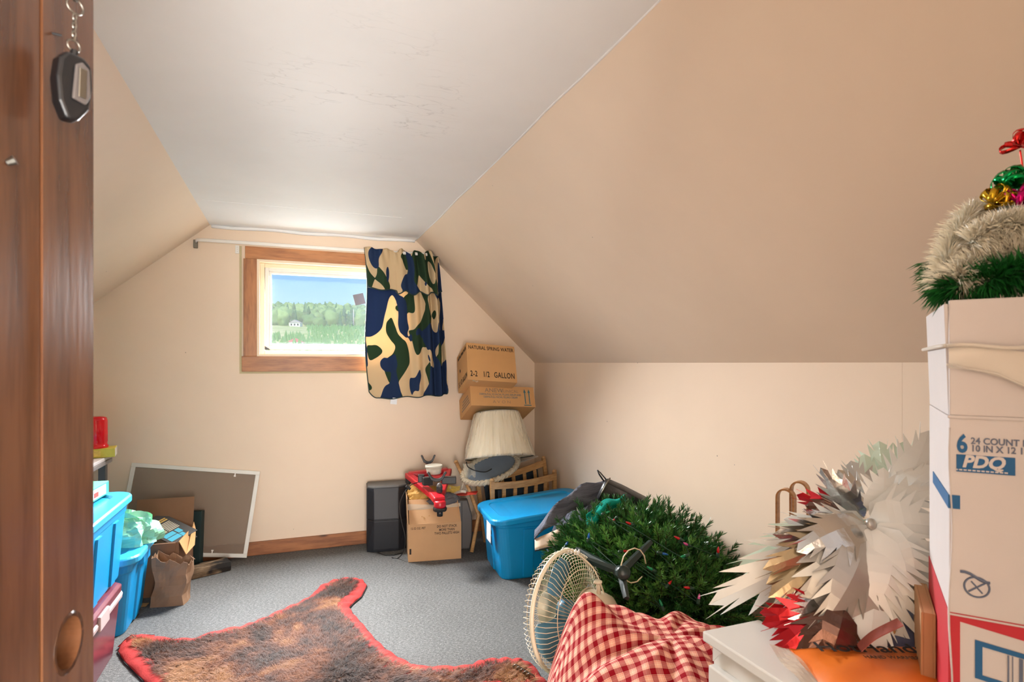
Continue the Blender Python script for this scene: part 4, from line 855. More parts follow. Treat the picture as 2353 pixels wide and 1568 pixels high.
part('bag_body', MB().loft([[Vector((x, y * k, z * k)) for y, z in ((-.045, -.055), (.045, -.055), (.055, 0), (.045, .05), (0, .062), (-.045, .05), (-.055, 0))] for x, k in ((-.085, .72), (-.075, .95), (0, 1.02), (.13, 1), (.145, .8))]), 'black_leather', hb_, smooth=True, bevel=.004)
part('zip', MB().tube([(-.07, -.052, -.03), (-.07, -.058, .0), (-.068, -.046, .045), (-.066, 0, .064)], .004, 6), 'dull_steel', hb_, smooth=True); part('strap', MB().tube([(-.08, .0, .05), (-.12, .0, .068), (-.135, -.004, .072), (-.12, -.01, .06), (-.08, -.006, .035)], .006, 6, flat=.5), 'black_leather', hb_, smooth=True)

# ================================================================== artificial tree lying on the floor
def sprig_mesh(name, L, nn, nl, w, mat, seed, droop=.2, spread=55):
    rg = random.Random(seed); m = MB()
    ax = [Vector((L * s, 0, -droop * L * s * s)) for s in [i / 5 for i in range(6)]]
    m.tube(ax, [.0028, .0026, .0024, .002, .0016, .001], 4)
    ns = len(m.f)
    for i in range(nn):
        s = .08 + .92 * i / nn + rg.uniform(-.01, .01); p = Vector((L * s, 0, -droop * L * s * s)); a = rg.uniform(0, 2 * math.pi); sp_ = R(spread * (1 - .55 * s) + rg.uniform(-12, 12)); ln_ = nl * rg.uniform(.75, 1.15) * (1 - .25 * s)
        d = Vector((math.cos(sp_), math.sin(sp_) * math.cos(a), math.sin(sp_) * math.sin(a))); sd_ = d.cross(Vector((rg.uniform(-1, 1), rg.uniform(-1, 1), rg.uniform(-1, 1)))).normalized() * w
        q = p + d * ln_ * .6 ; m.add([p - sd_ * .5, p + sd_ * .5, q + sd_, p + d * ln_, q - sd_], [(0, 1, 2, 3, 4)])
    me = m.mesh(name, 'stem_brown'); me.materials.append(MATS[mat])
    me.polygons.foreach_set('material_index', [0] * ns + [1] * (len(me.polygons) - ns)); return me
sprigs = [sprig_mesh('branch', random.uniform(.11, .16), 95, .034, .0017, 'needles', i) for i in range(6)]
TCN = Vector((1.36, 2.07, .28)); TR_ = Vector((.25, .44, .27))
xt = thing('artificial_tree', 'artificial green Christmas tree lying on the floor along the knee wall', 'Christmas tree', (TCN.x, TCN.y, 0))
part('trunk', MB().tube([(-.06, -.42, .30), (0, 0, .28), (.05, .45, .16)], [.022, .02, .014], 10), 'stand_green', xt, smooth=True)
inner = thing  # keep name free
def orient(d, roll):
    d = d.normalized(); up = Vector((0, 0, 1)) if abs(d.z) < .95 else Vector((0, 1, 0)); y = up.cross(d).normalized(); z = d.cross(y)
    return Matrix(((d.x, y.x, z.x, 0), (d.y, y.y, z.y, 0), (d.z, y.z, z.z, 0), (0, 0, 0, 1))) @ Matrix.Rotation(roll, 4, 'X')
cands = []
for i in range(1500):
    a = random.uniform(0, 2 * math.pi); zz = random.uniform(-.85, 1); k = math.sqrt(max(0, 1 - zz * zz)); n = Vector((k * math.cos(a), k * math.sin(a), zz))
    p = TCN + Vector((n.x * TR_.x, n.y * TR_.y, n.z * TR_.z)) * random.uniform(.78, 1.03)
    d = (Vector((n.x / TR_.x, n.y / TR_.y, n.z / TR_.z)).normalized() + Vector((-.15, -.35, .35)) * random.uniform(.2, 1.3) + Vector((random.uniform(-.4, .4), random.uniform(-.4, .4), random.uniform(-.3, .4)))).normalized()
    e_ = p + d * .17
    if e_.z < .015 or e_.x > KX - .05 or p.z < .03 or p.x > KX - .04: continue
    facing = n.dot((Vector((0, 0, EYE)) - p).normalized()); cands.append((facing, p, d))
cands.sort(key=lambda c: -c[0] + random.uniform(-.25, .25))
base = Vector((TCN.x, TCN.y, 0))
for f_, p, d in cands[:298]:
    o = obj('branch', random.choice(sprigs), xt); o.matrix_local = Matrix.Translation(p - base) @ orient(d, random.uniform(0, 6)) @ Matrix.Scale(random.uniform(.8, 1.12), 4)
def join_sprigs(name, items, src, mat2, parent, base):
    V, Fs, mi, off = [], [], [], 0; cache = {}
    for p, d, sc, sid in items:
        me = src[sid % len(src)]
        if me.name not in cache:
            co = np.empty(len(me.vertices) * 3); me.vertices.foreach_get('co', co); cache[me.name] = (co.reshape(-1, 3), [tuple(q.vertices) for q in me.polygons], [q.material_index for q in me.polygons])
        co, fs, mm = cache[me.name]; M_ = np.array(Matrix.Translation(p - base) @ orient(d, sid * 1.3) @ Matrix.Scale(sc, 4)); V.append(co @ M_[:3, :3].T + M_[:3, 3]); Fs += [tuple(x + off for x in f) for f in fs]; mi += mm; off += len(co)
    m2 = bpy.data.meshes.new(name); m2.from_pydata(np.concatenate(V).tolist(), [], Fs); m2.materials.append(MATS['stem_brown']); m2.materials.append(MATS[mat2]); m2.polygons.foreach_set('material_index', mi)
    o = obj(name, m2, parent); o['kind'] = 'stuff'; return o
join_sprigs('inner_branches', [(p, d, random.uniform(.8, 1.1), i) for i, (f_, p, d) in enumerate(cands[298:])] + [(TCN + (p - TCN) * .72, d, random.uniform(.9, 1.2), i) for i, (f_, p, d) in enumerate(cands[:420])], sprigs, 'needles', xt, base)
# stand legs poking out of the branches
hub = at(1428, 1316, 2.02)
sr = part('stand_hub', MB().lathe([(.018, -.05), (.024, -.04), (.024, .05), (.02, .055)], 16, Matrix.Translation(hub - base) @ RX(70) @ RY(-20)), 'stand_green', xt, smooth=True)
for (u, v, t_) in ((1496, 1246, 2.12), (1350, 1287, 2.10), (1440, 1376, 1.92), (1326, 1262, 2.25)):
    e_ = at(u, v, t_); s_ = hub; d = (e_ - s_).normalized(); sd_ = d.cross(Vector((.2, -.8, .55))).normalized(); n = sd_.cross(d)
    part('stand_leg', MB().loft([[p - base + sd_ * x * w + n * y for x, y in ((-1, -.006), (-.6, .008), (.6, .008), (1, -.006))] for p, w in ((s_, .016), (s_ + (e_ - s_) * .5, .014), (e_, .010))]), 'stand_green', xt)
# string lights
sl = thing('string_lights', 'string of small coloured bulbs wound through the artificial tree', 'string lights', (TCN.x, TCN.y, 0))
bulbs = [(1415, 1192, 'red'), (1450, 1205, 'red'), (1563, 1240, 'red'), (1580, 1253, 'pink'), (1520, 1272, 'blue'), (1575, 1278, 'green'), (1430, 1268, 'red'), (1352, 1238, 'blue'), (1585, 1352, 'red'), (1605, 1380, 'pink'), (1522, 1395, 'green'), (1650, 1272, 'red'), (1535, 1345, 'red'), (1300, 1255, 'blue'), (1500, 1310, 'green'), (1390, 1180, 'green')]
wpts = []
def tree_hit(u, v):
    o_, d = Vector((0, 0, EYE)), ray(u, v); R2 = TR_ + Vector((.13, .13, .13)); q = o_ - TCN
    A_ = sum((d[i] / R2[i]) ** 2 for i in range(3)); B_ = 2 * sum(q[i] * d[i] / R2[i] ** 2 for i in range(3)); C2 = sum((q[i] / R2[i]) ** 2 for i in range(3)) - 1; D_ = B_ * B_ - 4 * A_ * C2
    return (-B_ - math.sqrt(D_)) / (2 * A_) if D_ > 0 else -B_ / (2 * A_)
for i, (u, v, c) in enumerate(bulbs):
    p = at(u, v, tree_hit(u, v)) - base; d = Vector((random.uniform(-1, 1), random.uniform(-.4, .4), random.uniform(-.3, .8)))
    bl = part('bulb', MB().lathe([(.004, 0), (.0048, .008), (.004, .016), (.0012, .024)], 8, Matrix.Translation(p) @ orient(d, 0) @ RY(90)), 'bulb_' + c, sl, smooth=True)
    part('socket', MB().lathe([(.0045, -.016), (.006, -.012), (.006, .002)], 8, Matrix.Translation(p) @ orient(d, 0) @ RY(90)), 'light_wire', bl, smooth=True); wpts.append(p)
part('wire', MB().tube(smooth_path([p * .98 for p in sorted(wpts, key=lambda q: q.x + q.z)]), .0018, 5), 'light_wire', sl)
tie = [hub + Vector((.03 + .05 * math.cos(k * .5), -.03, .03 + .06 * math.sin(k * .5))) for k in range(12)]
tag(part('twist_tie', MB().tube(tie, .0022, 6), 'fan_wire', smooth=True), 'loop of cream wire hooked on the tree stand', 'wire tie')

# ================================================================== fan
FC = at(1301, 1404, 2.04); bdir = Vector((.50, -.84, .10)).normalized()
zx = bdir; xx = Vector((0, 0, 1)).cross(zx).normalized(); yx = zx.cross(xx)
Mf = Matrix(((xx.x, yx.x, zx.x, FC.x), (xx.y, yx.y, zx.y, FC.y), (xx.z, yx.z, zx.z, FC.z), (0, 0, 0, 1)))
fn = thing('electric_fan', 'cream table fan with blue blades and wire guard beside the tree', 'fan', M=Mf)
RF = .203
part('rim', MB().tube([(RF * math.cos(2 * math.pi * k / 72), RF * math.sin(2 * math.pi * k / 72), 0) for k in range(72)], .0075, 8, close=True), 'fan_cream', fn, smooth=True)
def guard(sgn, nW, twist):
    m = MB(); pr = [(RF, 0.0), (RF * .99, .026), (RF * .93, .046), (RF * .70, .062), (RF * .45, .074), (.062, .078)]
    for k in range(nW):
        m.tube([(r_ * math.cos(2 * math.pi * k / nW + twist * (RF - r_)), r_ * math.sin(2 * math.pi * k / nW + twist * (RF - r_)), sgn * z) for r_, z in pr], .0011, 4, cap=False)
    for r_, z in ((RF * .72, .0625), (.062, .079)): m.tube([(r_ * math.cos(2 * math.pi * q / 60), r_ * math.sin(2 * math.pi * q / 60), sgn * z) for q in range(60)], .0016, 5, close=True)
    return m
part('rear_guard', guard(1, 68, 1.2), 'fan_wire', fn, smooth=True); part('front_guard', guard(-1, 68, 1.2), 'fan_wire', fn, smooth=True)
part('front_badge', MB().lathe([(.06, -.080), (.055, -.084), (.002, -.085)], 28), 'fan_cream', fn, smooth=True)
def blade(a0):
    m = MB(); rows = []
    for i in range(11):
        r_ = .035 + (.178 - .035) * i / 10; w = R(16 + 24 * math.sin(min(1, i / 8) * 1.5)) * (1 if i < 8 else math.sqrt(max(.05, 1 - ((i - 8) / 2.2) ** 2)))
        rows.append([Vector((r_ * math.cos(a0 + w * q), r_ * math.sin(a0 + w * q), .022 * q * (1 - .4 * i / 10) - .004)) for q in (-1, -.6, -.2, .2, .6, 1)])
    m.loft(rows, cap=False, close=False); return m
for k in range(3): part('blade', blade(R(100 + 120 * k)), 'blade_blue', fn, smooth=True, solid=.002)
part('hub', MB().lathe([(.036, -.02), (.038, 0), (.036, .018), (.01, .02)], 24), 'blade_blue', fn, smooth=True)
part('motor_housing', MB().lathe([(.06, .078), (.082, .082), (.086, .10), (.084, .13), (.074, .165), (.05, .188), (.02, .195), (.002, .196)], 40), 'fan_cream', fn, smooth=True)
part('housing_ring', MB().tube([(.087 * math.cos(2 * math.pi * q / 48), .087 * math.sin(2 * math.pi * q / 48), .088) for q in range(48)], .003, 6, close=True), 'fan_wire', fn, smooth=True)
inv = Mf.inverted()
kb = inv @ (Mf @ Vector((0, .075, .14))); part('oscillation_knob', MB().tube([(0, .07, .14), (0, .115, .14)], [.008, .007], 12).lathe([(.007, 0), (.015, .001), (.015, .007), (.012, .009)], 16, T(0, .113, .14) @ RX(-90)), 'fan_cream', fn, smooth=True)
part('cable_loop', MB().tube(smooth_path([Vector(p) for p in ((.02, .07, .15), (.04, .15, .10), (.035, .205, .02), (.05, .20, -.02), (.06, .195, .01), (.05, .15, .09))]), .0028, 6), 'fan_wire', fn, smooth=True)
part('cord_bundle', MB().tube([(.045 + .012 * math.cos(k * .9), .196 + .008 * math.sin(k * 1.8), -.03 + .002 * k) for k in range(40)], .0024, 5), 'vinyl_white', fn, smooth=True)
bs = Vector((FC.x + bdir.x * .12, FC.y + bdir.y * .12, 0))
part('neck', MB().tube([Mf @ Vector((0, -.07, .12)), Vector((bs.x, bs.y, .17)), Vector((bs.x, bs.y, .05))], [.022, .02, .024], 12), 'fan_cream', fn, True, True)
part('base', MB().lathe([(.125, 0), (.13, .012), (.11, .04), (.05, .055), (.02, .058)], 36, T(bs.x, bs.y, .001)), 'fan_cream', fn, True, True)
part('clip', MB().box(-.012, .012, -.006, .01, -.012, .012, T(-.06, -RF + .004, 0)), 'fan_cream', fn, bevel=.002)
tag(part('green_toy_piece', MB().loft([rrect(.12, .05, .02, 4, 0), rrect(.125, .055, .022, 4, .08), rrect(.11, .045, .02, 4, .1)]), 'bag_green', bevel=.003), 'pale green plastic piece between the fan and plaid cloth', 'plastic box')
bpy.data.objects['green_toy_piece'].location = (.79, 1.70, 0)

# ================================================================== plaid cloth over a cushion heap
GX, GY, GRX, GRY = 1.0, 1.36, .35, .375
def gz(x, y):
    dx, dy = (x - GX) / GRX, (y - GY) / GRY; r = (abs(dx) ** 2.5 + abs(dy) ** 2.5) ** (1 / 2.5); a = math.atan2(dy, dx)
    h = .485 * max(0, 1 - min(1, r) ** 3.2) ** .5
    pk = .115 * math.exp(-(((x - .862) / .085) ** 2 + ((y - 1.575) / .10) ** 2))
    rd = .004 * math.exp(-((y - (1.24 + .2 * (x - 1))) / .09) ** 2) * (1 - min(1, r) ** 4)
    fo = (.016 * math.sin(a * 7 + 5 * r) + .010 * math.sin(a * 13 + 1.5 + 3 * r)) * min(1, r * 1.4) + .012 * mnoise.noise(Vector((x * 9, y * 9, 2)))
    return max(.003, h + pk + rd + fo * (1 if h > .03 else 0))
gN = 110
def gf(a, b):
    sx, sy = 2 * a - 1, 2 * b - 1   # square to squircle so that the weave runs straight over the heap
    x = sx * math.sqrt(max(0, 1 - sy * sy / 2)); y = sy * math.sqrt(max(0, 1 - sx * sx / 2)); X, Y = GX + GRX * x * 1.06, GY + GRY * y * 1.06
    r = (abs(x) ** 2.5 + abs(y) ** 2.5) ** (1 / 2.5)
    return Vector((X - GX, Y - GY, gz(GX + GRX * x, GY + GRY * y)))
gm = MB().sheet(gf, gN, gN)
# unroll the weave: arc length along each row and column from the middle
V = np.array([tuple(v) for v in gm.v]).reshape(gN + 1, gN + 1, 3)
du = np.linalg.norm(np.diff(V, axis=1), axis=2); dvv = np.linalg.norm(np.diff(V, axis=0), axis=2)
U_ = np.concatenate([np.zeros((gN + 1, 1)), np.cumsum(du, 1)], 1); U_ -= U_[:, gN // 2:gN // 2 + 1]; W__ = np.concatenate([np.zeros((1, gN + 1)), np.cumsum(dvv, 0)], 0); W__ -= W__[gN // 2:gN // 2 + 1, :]
ca, sa = math.cos(.35), math.sin(.35); per = .035
gm.uv = [((U_[j, i] * ca - W__[j, i] * sa) / per, (U_[j, i] * sa + W__[j, i] * ca) / per) for j in range(gN + 1) for i in range(gN + 1)]
go = part('plaid_cloth', gm, 'red_plaid', smooth=True, solid=.003); go.location = (GX, GY, 0); tag(go, 'red and cream plaid cloth heaped between the fan and the white chest', 'cloth')

# ================================================================== white chest
CT = .72; cc = onz(1614, 1450, CT)
ch = thing('white_chest', 'white painted chest with worn top between plaid cloth and tall box', 'chest', (cc.x, cc.y, 0))
part('top_board', MB().box(0, .143, -.80, 0, CT - .02, CT), 'chest_white', ch, bevel=.003); part('top_board', MB().box(.147, .55, -.80, -.004, CT - .02, CT - .002), 'chest_white', ch, bevel=.003)
part('carcass', MB().box(.02, .54, -.79, -.008, .04, CT - .021), 'chest_white', ch, bevel=.003)
for i in range(4):
    z1 = CT - .062 - .158 * i; dr = part('drawer', MB().box(.004, .021, -.775, -.012, z1 - .152, z1), 'chest_white', ch, bevel=.003)
    part('knob', MB().lathe([(.008, 0), (.007, .012), (.015, .018), (.013, .027), (.004, .03)], 16, T(.004, -.39, z1 - .076) @ RY(-90)), 'chest_white', dr, smooth=True)
part('plinth', MB().box(.03, .53, -.78, -.02, 0, .04), 'chest_white', ch)
part('corner_bracket', MB().prism([(0, 0), (.03, 0), (0, -.035)], 0, .004, T(.0175, -.014, CT - .021) @ RZ(-90) @ RX(90)), 'chest_white', ch)
# orange hand warmer bag, denim item, strap, brown box end on the chest
og = onz(1985, 1545, CT + .03)
def pillow(w, d, h, seed, n=20):
    return MB().sheet(lambda a, b: Vector(((a - .5) * w, (b - .5) * d, h * (1 - abs(2 * a - 1) ** 3) ** .6 * (1 - abs(2 * b - 1) ** 3) ** .6 + .006 * mnoise.noise(Vector((a * 5, b * 5, seed))))), n, n)
ob_ = thing('orange_packet', 'crinkled orange packet with black lettering on the chest', 'packet', M=T(*onz(1872, 1548, CT + .01).xy, CT + .002) @ RZ(-23) @ T(.15, 0, 0))
part('packet_body', pillow(.30, .20, .026, 3), 'bag_orange', ob_, smooth=True); part('packet_back', MB().box(-.148, .148, -.098, .098, -.001, .001), 'bag_orange', ob_)
part('clear_margin', MB().sheet(lambda a, b: Vector((-.15 - .035 * a, (b - .5) * .2, .004 + .004 * math.sin(b * 11 + a * 3))), 4, 12), 'clear_tape', ob_)
text('HotHands', .045, 'print_black', ob_, T(-.125, .035, .0285), 1.0, .012); text('HAND WARMERS', .014, 'print_brown', ob_, T(-.06, .012, .029), .9)
dp0 = onz(2066, 1468, CT)
dn = thing('denim_bundle', 'folded dark blue denim bundle with tan buttons on the chest', 'clothing', M=T(dp0.x, dp0.y, CT + .002) @ RZ(-30))
part('denim_body', pillow(.25, .17, .05, 6), 'denim', dn, smooth=True); part('denim_under', MB().box(-.122, .122, -.082, .082, 0, .012), 'denim', dn, bevel=.005)
for x, y, r_ in ((-.03, -.055, .010), (-.045, -.068, .007)): part('button', MB().lathe([(r_, 0), (r_ * 1.05, .003), (r_ * .7, .005), (.001, .005)], 16, T(x, y, .040) @ RX(28)), 'cardboard_orange', dn, smooth=True)
stp = [onz(1975, 1492, CT + .03), onz(2010, 1462, CT + .06), onz(2070, 1432, CT + .1)]
tag(part('red_strap', MB().loft([[p + Vector((-.008, -.010, 0)), p + Vector((.008, .012, .0)), p + Vector((.008, .012, .002)), p + Vector((-.008, -.010, .002))] for p in smooth_path(stp)]), 'strap_red'), 'faded red striped strap lying across the denim bundle', 'strap')

# ================================================================== tall white carton with Christmas trimmings
C0 = at(2181, 1000, .80); fdir = Vector((.616, -.788, 0)); ddir = Vector((.788, .616, 0)); nleft = Vector((-.616, .788, 0))
Mp = frame(Vector((C0.x, C0.y, CT + .001)), fdir, ddir)
pd = thing('tall_white_carton', 'tall white carton with red base band and blue print, tied with string', 'cardboard box', M=Mp)
WP, DP, HB, HF = .36, .27, .455, .161
carton(pd, WP, DP, HB, 'box_white', .005)
def flapb(M_, w, h): return part('flap', MB().box(0, w, 0, .005, 0, h, M_), 'box_white', pd, bevel=.002)
flapb(T(0, 0, HB + .001) @ RX(-2), WP, HF); flapb(T(0, DP - .005, HB + .001) @ RX(3), WP, HF)
part('flap', MB().box(0, .005, .008, DP - .008, 0, HF - .005, T(0, 0, HB + .001) @ RY(-2)), 'box_white', pd, bevel=.001); part('flap', MB().box(-.005, 0, .008, DP - .008, 0, HF, T(WP, 0, HB + .001) @ RY(2)), 'box_white', pd, bevel=.001)
pf_ = Matrix(((1, 0, 0, 0), (0, 0, -1, -.0009), (0, 1, 0, 0), (0, 0, 0, 1)))
zv = lambda v: EYE - (v - V0) / F * .80 - (CT + .001)    # print heights read off at the near corner
text('6', .034, 'print_blue', pd, pf_ @ T(0.0080, zv(1037), 0), .72, .03)
text('24 COUNT PACKAGES', .0122, 'print_faded_blue', pd, pf_ @ T(0.0235, zv(1017), 0), .85, .02); text('10 IN X 12 1/2 IN PLATTER', .0122, 'print_faded_blue', pd, pf_ @ T(0.0235, zv(1034), 0), .85, .02)
part('print_panel', MB().box(.008, .070, -.0012, 0, zv(1082), zv(1043)), 'print_blue', pd); text('PDQ', .0225, 'box_white', pd, pf_ @ T(0.0140, zv(1070), .0006) @ Matrix(((1, .22, 0, 0), (0, 1, 0, 0), (0, 0, 1, 0), (0, 0, 0, 1))), .95, .04)
for i in range(12): part('print_dash', MB().box(.006 + i * .0048, .0095 + i * .0048, -.0018, -.0012, zv(1079), zv(1076)), 'box_white', pd)
part('print_block', MB().box(-.0012, .012, -.0012, .0, zv(1168), zv(1137)), 'print_blue', pd); part('print_block', MB().box(-.0012, 0, 0, .20, zv(1168), zv(1137)), 'print_blue', pd)
part('print_ring', MB().tube([(.030 + .0135 * math.cos(k * math.pi / 12), -.0006, zv(1340) + .0135 * math.sin(k * math.pi / 12)) for k in range(24)], .0013, 5, close=True), 'print_faded_blue', pd); part('print_stroke', MB().tube([(.021, -.0006, zv(1352)), (.039, -.0006, zv(1328))], .0012, 5), 'print_faded_blue', pd); part('print_stroke', MB().tube([(.024, -.0006, zv(1328)), (.036, -.0006, zv(1352))], .0010, 5), 'print_faded_blue', pd)
part('print_curve', MB().tube([(.012 + .032 * k / 6, -.0006, zv(1309) + .002 * math.sin(k) - .0016 * k) for k in range(7)], .0020, 5), 'print_faded_blue', pd)
part('red_band', MB().prism([(-.0, zv(1406)), (WP, zv(1406)), (WP, zv(1512)), (.012, zv(1424)), (.012, 0), (0, 0)], 0, .0008, pf_ @ T(0, 0, -.0006)), 'print_red', pd); part('red_band', MB().box(-.0010, 0, .0, DP, 0, zv(1406)), 'print_red', pd)
fr = MB()
def skew(x, z): return (x, z - (x - .012) * .13)
def bar2(x0, x1, z0, z1): return [skew(x0, z0), skew(x1, z0), skew(x1, z1), skew(x0, z1)]
part('barcode_frame', MB().prism(bar2(.028, .30, zv(1466), zv(1455)), 0, .0006, pf_), 'print_blue', pd); part('barcode_frame', MB().prism(bar2(.028, .036, zv(1530), zv(1466)), 0, .0006, pf_), 'print_blue', pd); part('barcode_frame', MB().prism(bar2(.028, .30, zv(1541), zv(1530)), 0, .0006, pf_), 'print_blue', pd)
xb = .062; rb_ = random.Random(4)
while xb < .28:
    wb_ = rb_.choice((.001, .0018, .003, .004)); part('barcode_bar', MB().prism(bar2(xb, xb + wb_, zv(1529), zv(1468)), 0, .0005, pf_), 'print_faded_blue', pd); xb += wb_ + rb_.choice((.0012, .002, .003, .006))
part('fold_ridge', MB().box(-.002, WP + .002, -.0025, 0, HB - .002, HB + .002), 'box_white', pd, bevel=.001); part('fold_ridge', MB().box(-.002, WP + .002, -.003, .0, zv(1412), zv(1408)), 'box_white', pd, bevel=.001)
part('corner_crease', MB().tube([(.0015 + .002 * math.sin(k * .8), -.0002, .02 + k * .028) for k in range(16)], .0032, 6, flat=.4), 'box_white', pd, smooth=True)
part('paper_wrap', MB().sheet(lambda a, b: Vector((-.001 + .362 * a, -.0025 - .002 * math.sin(b * 3.1) - .002 * math.sin(a * 14 + b * 4), HB + .095 - .07 * a * b - .028 * b - .02 * a + .004 * math.sin(a * 17))), 30, 8), 'linen_tape', pd, smooth=True)
tp_ = []
for k in range(25):
    f_ = k / 24; tp_.append(Vector((-.004 + .368 * f_, -.008, HB + .098 - .012 * f_ + .002 * math.sin(k * 1.1))))
part('string', MB().tube(tp_, .003, 6), 'linen_tape', pd, smooth=True); part('string', MB().tube([Vector((-.005, -.008, HB + .098)), Vector((-.009, .05, HB + .098)), Vector((-.009, DP, HB + .098))], .003, 6), 'linen_tape', pd, smooth=True)
part('string', MB().tube([Vector((-.004, -.008, HB + .072)), Vector((.05, -.008, HB + .06)), Vector((.13, -.008, HB + .015)), Vector((.2, -.008, HB - .03))], .0018, 6), 'linen_tape', pd, smooth=True)
bcp = Vector((C0.x, C0.y, CT + .001)) + nleft * .022 + ddir * .14
bc = thing('folded_carton', 'plain brown folded carton wedged beside the tall white carton', 'cardboard box', M=frame(bcp, ddir, fdir))
bc.rotation_euler = (0, 0, math.atan2(ddir.y, ddir.x)); ROOT[bc.name] = T(*bcp) @ Matrix.Rotation(math.atan2(ddir.y, ddir.x), 4, 'Z')
part('panel', MB().box(0, .15, -.020, -.016, 0, .128), 'cardboard', bc, bevel=.001); part('panel', MB().box(0, .15, -.004, 0, 0, .128), 'cardboard', bc, bevel=.001); part('fold', MB().box(0, .004, -.016, -.004, 0, .128), 'cardboard', bc); part('fold', MB().box(.004, .15, -.016, -.004, .124, .128), 'cardboard', bc)
# trimmings in the carton
def tuft(name, label, cat, path, n, L, w, mat, seed, spread=1.0, core='light_wire'):
    r_ = random.Random(seed); root = thing(name, label, cat, path[0]); pts = smooth_path([Vector(p) for p in path], 10); m = MB(); Vs, Fs = [], []
    for i in range(n):
        k = r_.random() * (len(pts) - 1.001); a = pts[int(k)]; b = pts[int(k) + 1]; p = a.lerp(b, k - int(k)); ax = (b - a).normalized()
        d = Vector((r_.gauss(0, 1), r_.gauss(0, 1), r_.gauss(0, 1))); d = (d - ax * d.dot(ax)).normalized() + ax * r_.uniform(-.3, .7) * spread; d.normalize(); l_ = L * r_.uniform(.7, 1.1); s_ = d.cross(Vector((r_.gauss(0, 1), r_.gauss(0, 1), r_.gauss(0, 1)))).normalized() * w
        q = p + d * l_ * .55 + Vector((0, 0, .002)); m.add([p - s_ * .5, p + s_ * .5, q + s_, p + d * l_ + Vector((0, 0, -.08 * l_)), q - s_], [(0, 1, 2, 3, 4)])
    o = part('strands', m, mat, root, world=True); o['kind'] = 'stuff'
    part('core', MB().tube(pts, .003, 6), core, root, True, True); return root
ZT = CT + HB + HF
Pp = lambda x, y, z: Mp @ Vector((x, y, z - CT - .001))
tuft('white_tinsel', 'thick white tinsel garland spilling from the tall carton', 'tinsel garland', [at(2172, 655, .86), at(2180, 590, .88), at(2225, 510, .90), at(2270, 500, .90), at(2300, 560, .86), at(2240, 615, .84), at(2200, 640, .84)], 5200, .036, .0008, 'tinsel_white', 1)
tuft('white_tinsel', 'second coil of white tinsel crossing above the green garland', 'tinsel garland', [at(2230, 560, .84), at(2300, 525, .82), at(2360, 520, .80), at(2420, 545, .80)], 3000, .034, .0008, 'tinsel_white', 2)
tuft('green_garland', 'dark green plastic garland lying in the mouth of the tall carton', 'garland', [at(2160, 650, .90), at(2190, 664, .86), at(2260, 650, .82), at(2330, 630, .80), at(2400, 620, .78)], 1500, .042, .0015, 'needles_near', 3)
tuft('green_garland', 'green garland tuft rising behind the white tinsel', 'garland', [at(2140, 600, .95), at(2175, 655, .94), at(2250, 655, .93)], 500, .036, .0013, 'needles_near', 4)
tuft('green_garland', 'green garland length bunched beneath the shiny bows', 'garland', [at(2300, 470, .88), at(2350, 455, .86), at(2420, 450, .86)], 500, .036, .0013, 'needles_near', 9)
def bow(label, c, r_, mat, seed, n=11):
    root = thing('ribbon_bow', label, 'gift bow', c, group=None); q = random.Random(seed)
    for k in range(n):
        d = Vector((q.gauss(0, 1), q.gauss(0, 1) - .6, abs(q.gauss(0, 1)))).normalized(); s_ = d.cross(Vector((q.gauss(0, 1), q.gauss(0, 1), q.gauss(0, 1)))).normalized(); n_ = d.cross(s_)
        loop = [d * r_ * (math.sin(math.pi * t_) * 1.0) + n_ * r_ * .38 * math.sin(2 * math.pi * t_) for t_ in [i / 10 for i in range(11)]]
        part('ribbon_loop', MB().loft([[p - s_ * r_ * .13, p + s_ * r_ * .13] for p in loop], cap=False, close=False), mat, root, smooth=True, solid=.0005)
    return root
bow('gold foil bow lying on the white tinsel in the carton', at(2285, 468, .85), .028, 'gold_foil', 1); bow('green foil bow at the top of the carton trimmings', at(2335, 428, .84), .030, 'emerald_foil', 2); bow('magenta foil bow between gold and green bows', at(2345, 465, .82), .026, 'magenta_foil', 3)
bow('red curled ribbon bow standing above the other bows', at(2345, 335, .84), .024, 'red_foil', 5, 9)
tag(part('bow_wire', MB().tube(smooth_path([at(2344, 345, .84), at(2350, 390, .84), at(2352, 440, .84)]), .0012, 6), 'red_foil', smooth=True), 'thin red wire stem holding up the red ribbon bow', 'wire')
tag(part('hook_wire', MB().tube(smooth_path([at(2140, 640, .93), at(2140, 665, .92), at(2160, 682, .90), at(2190, 686, .88)]), .0018, 6), 'soft_black', smooth=True), 'black wire hook at the corner of the tall carton', 'wire')

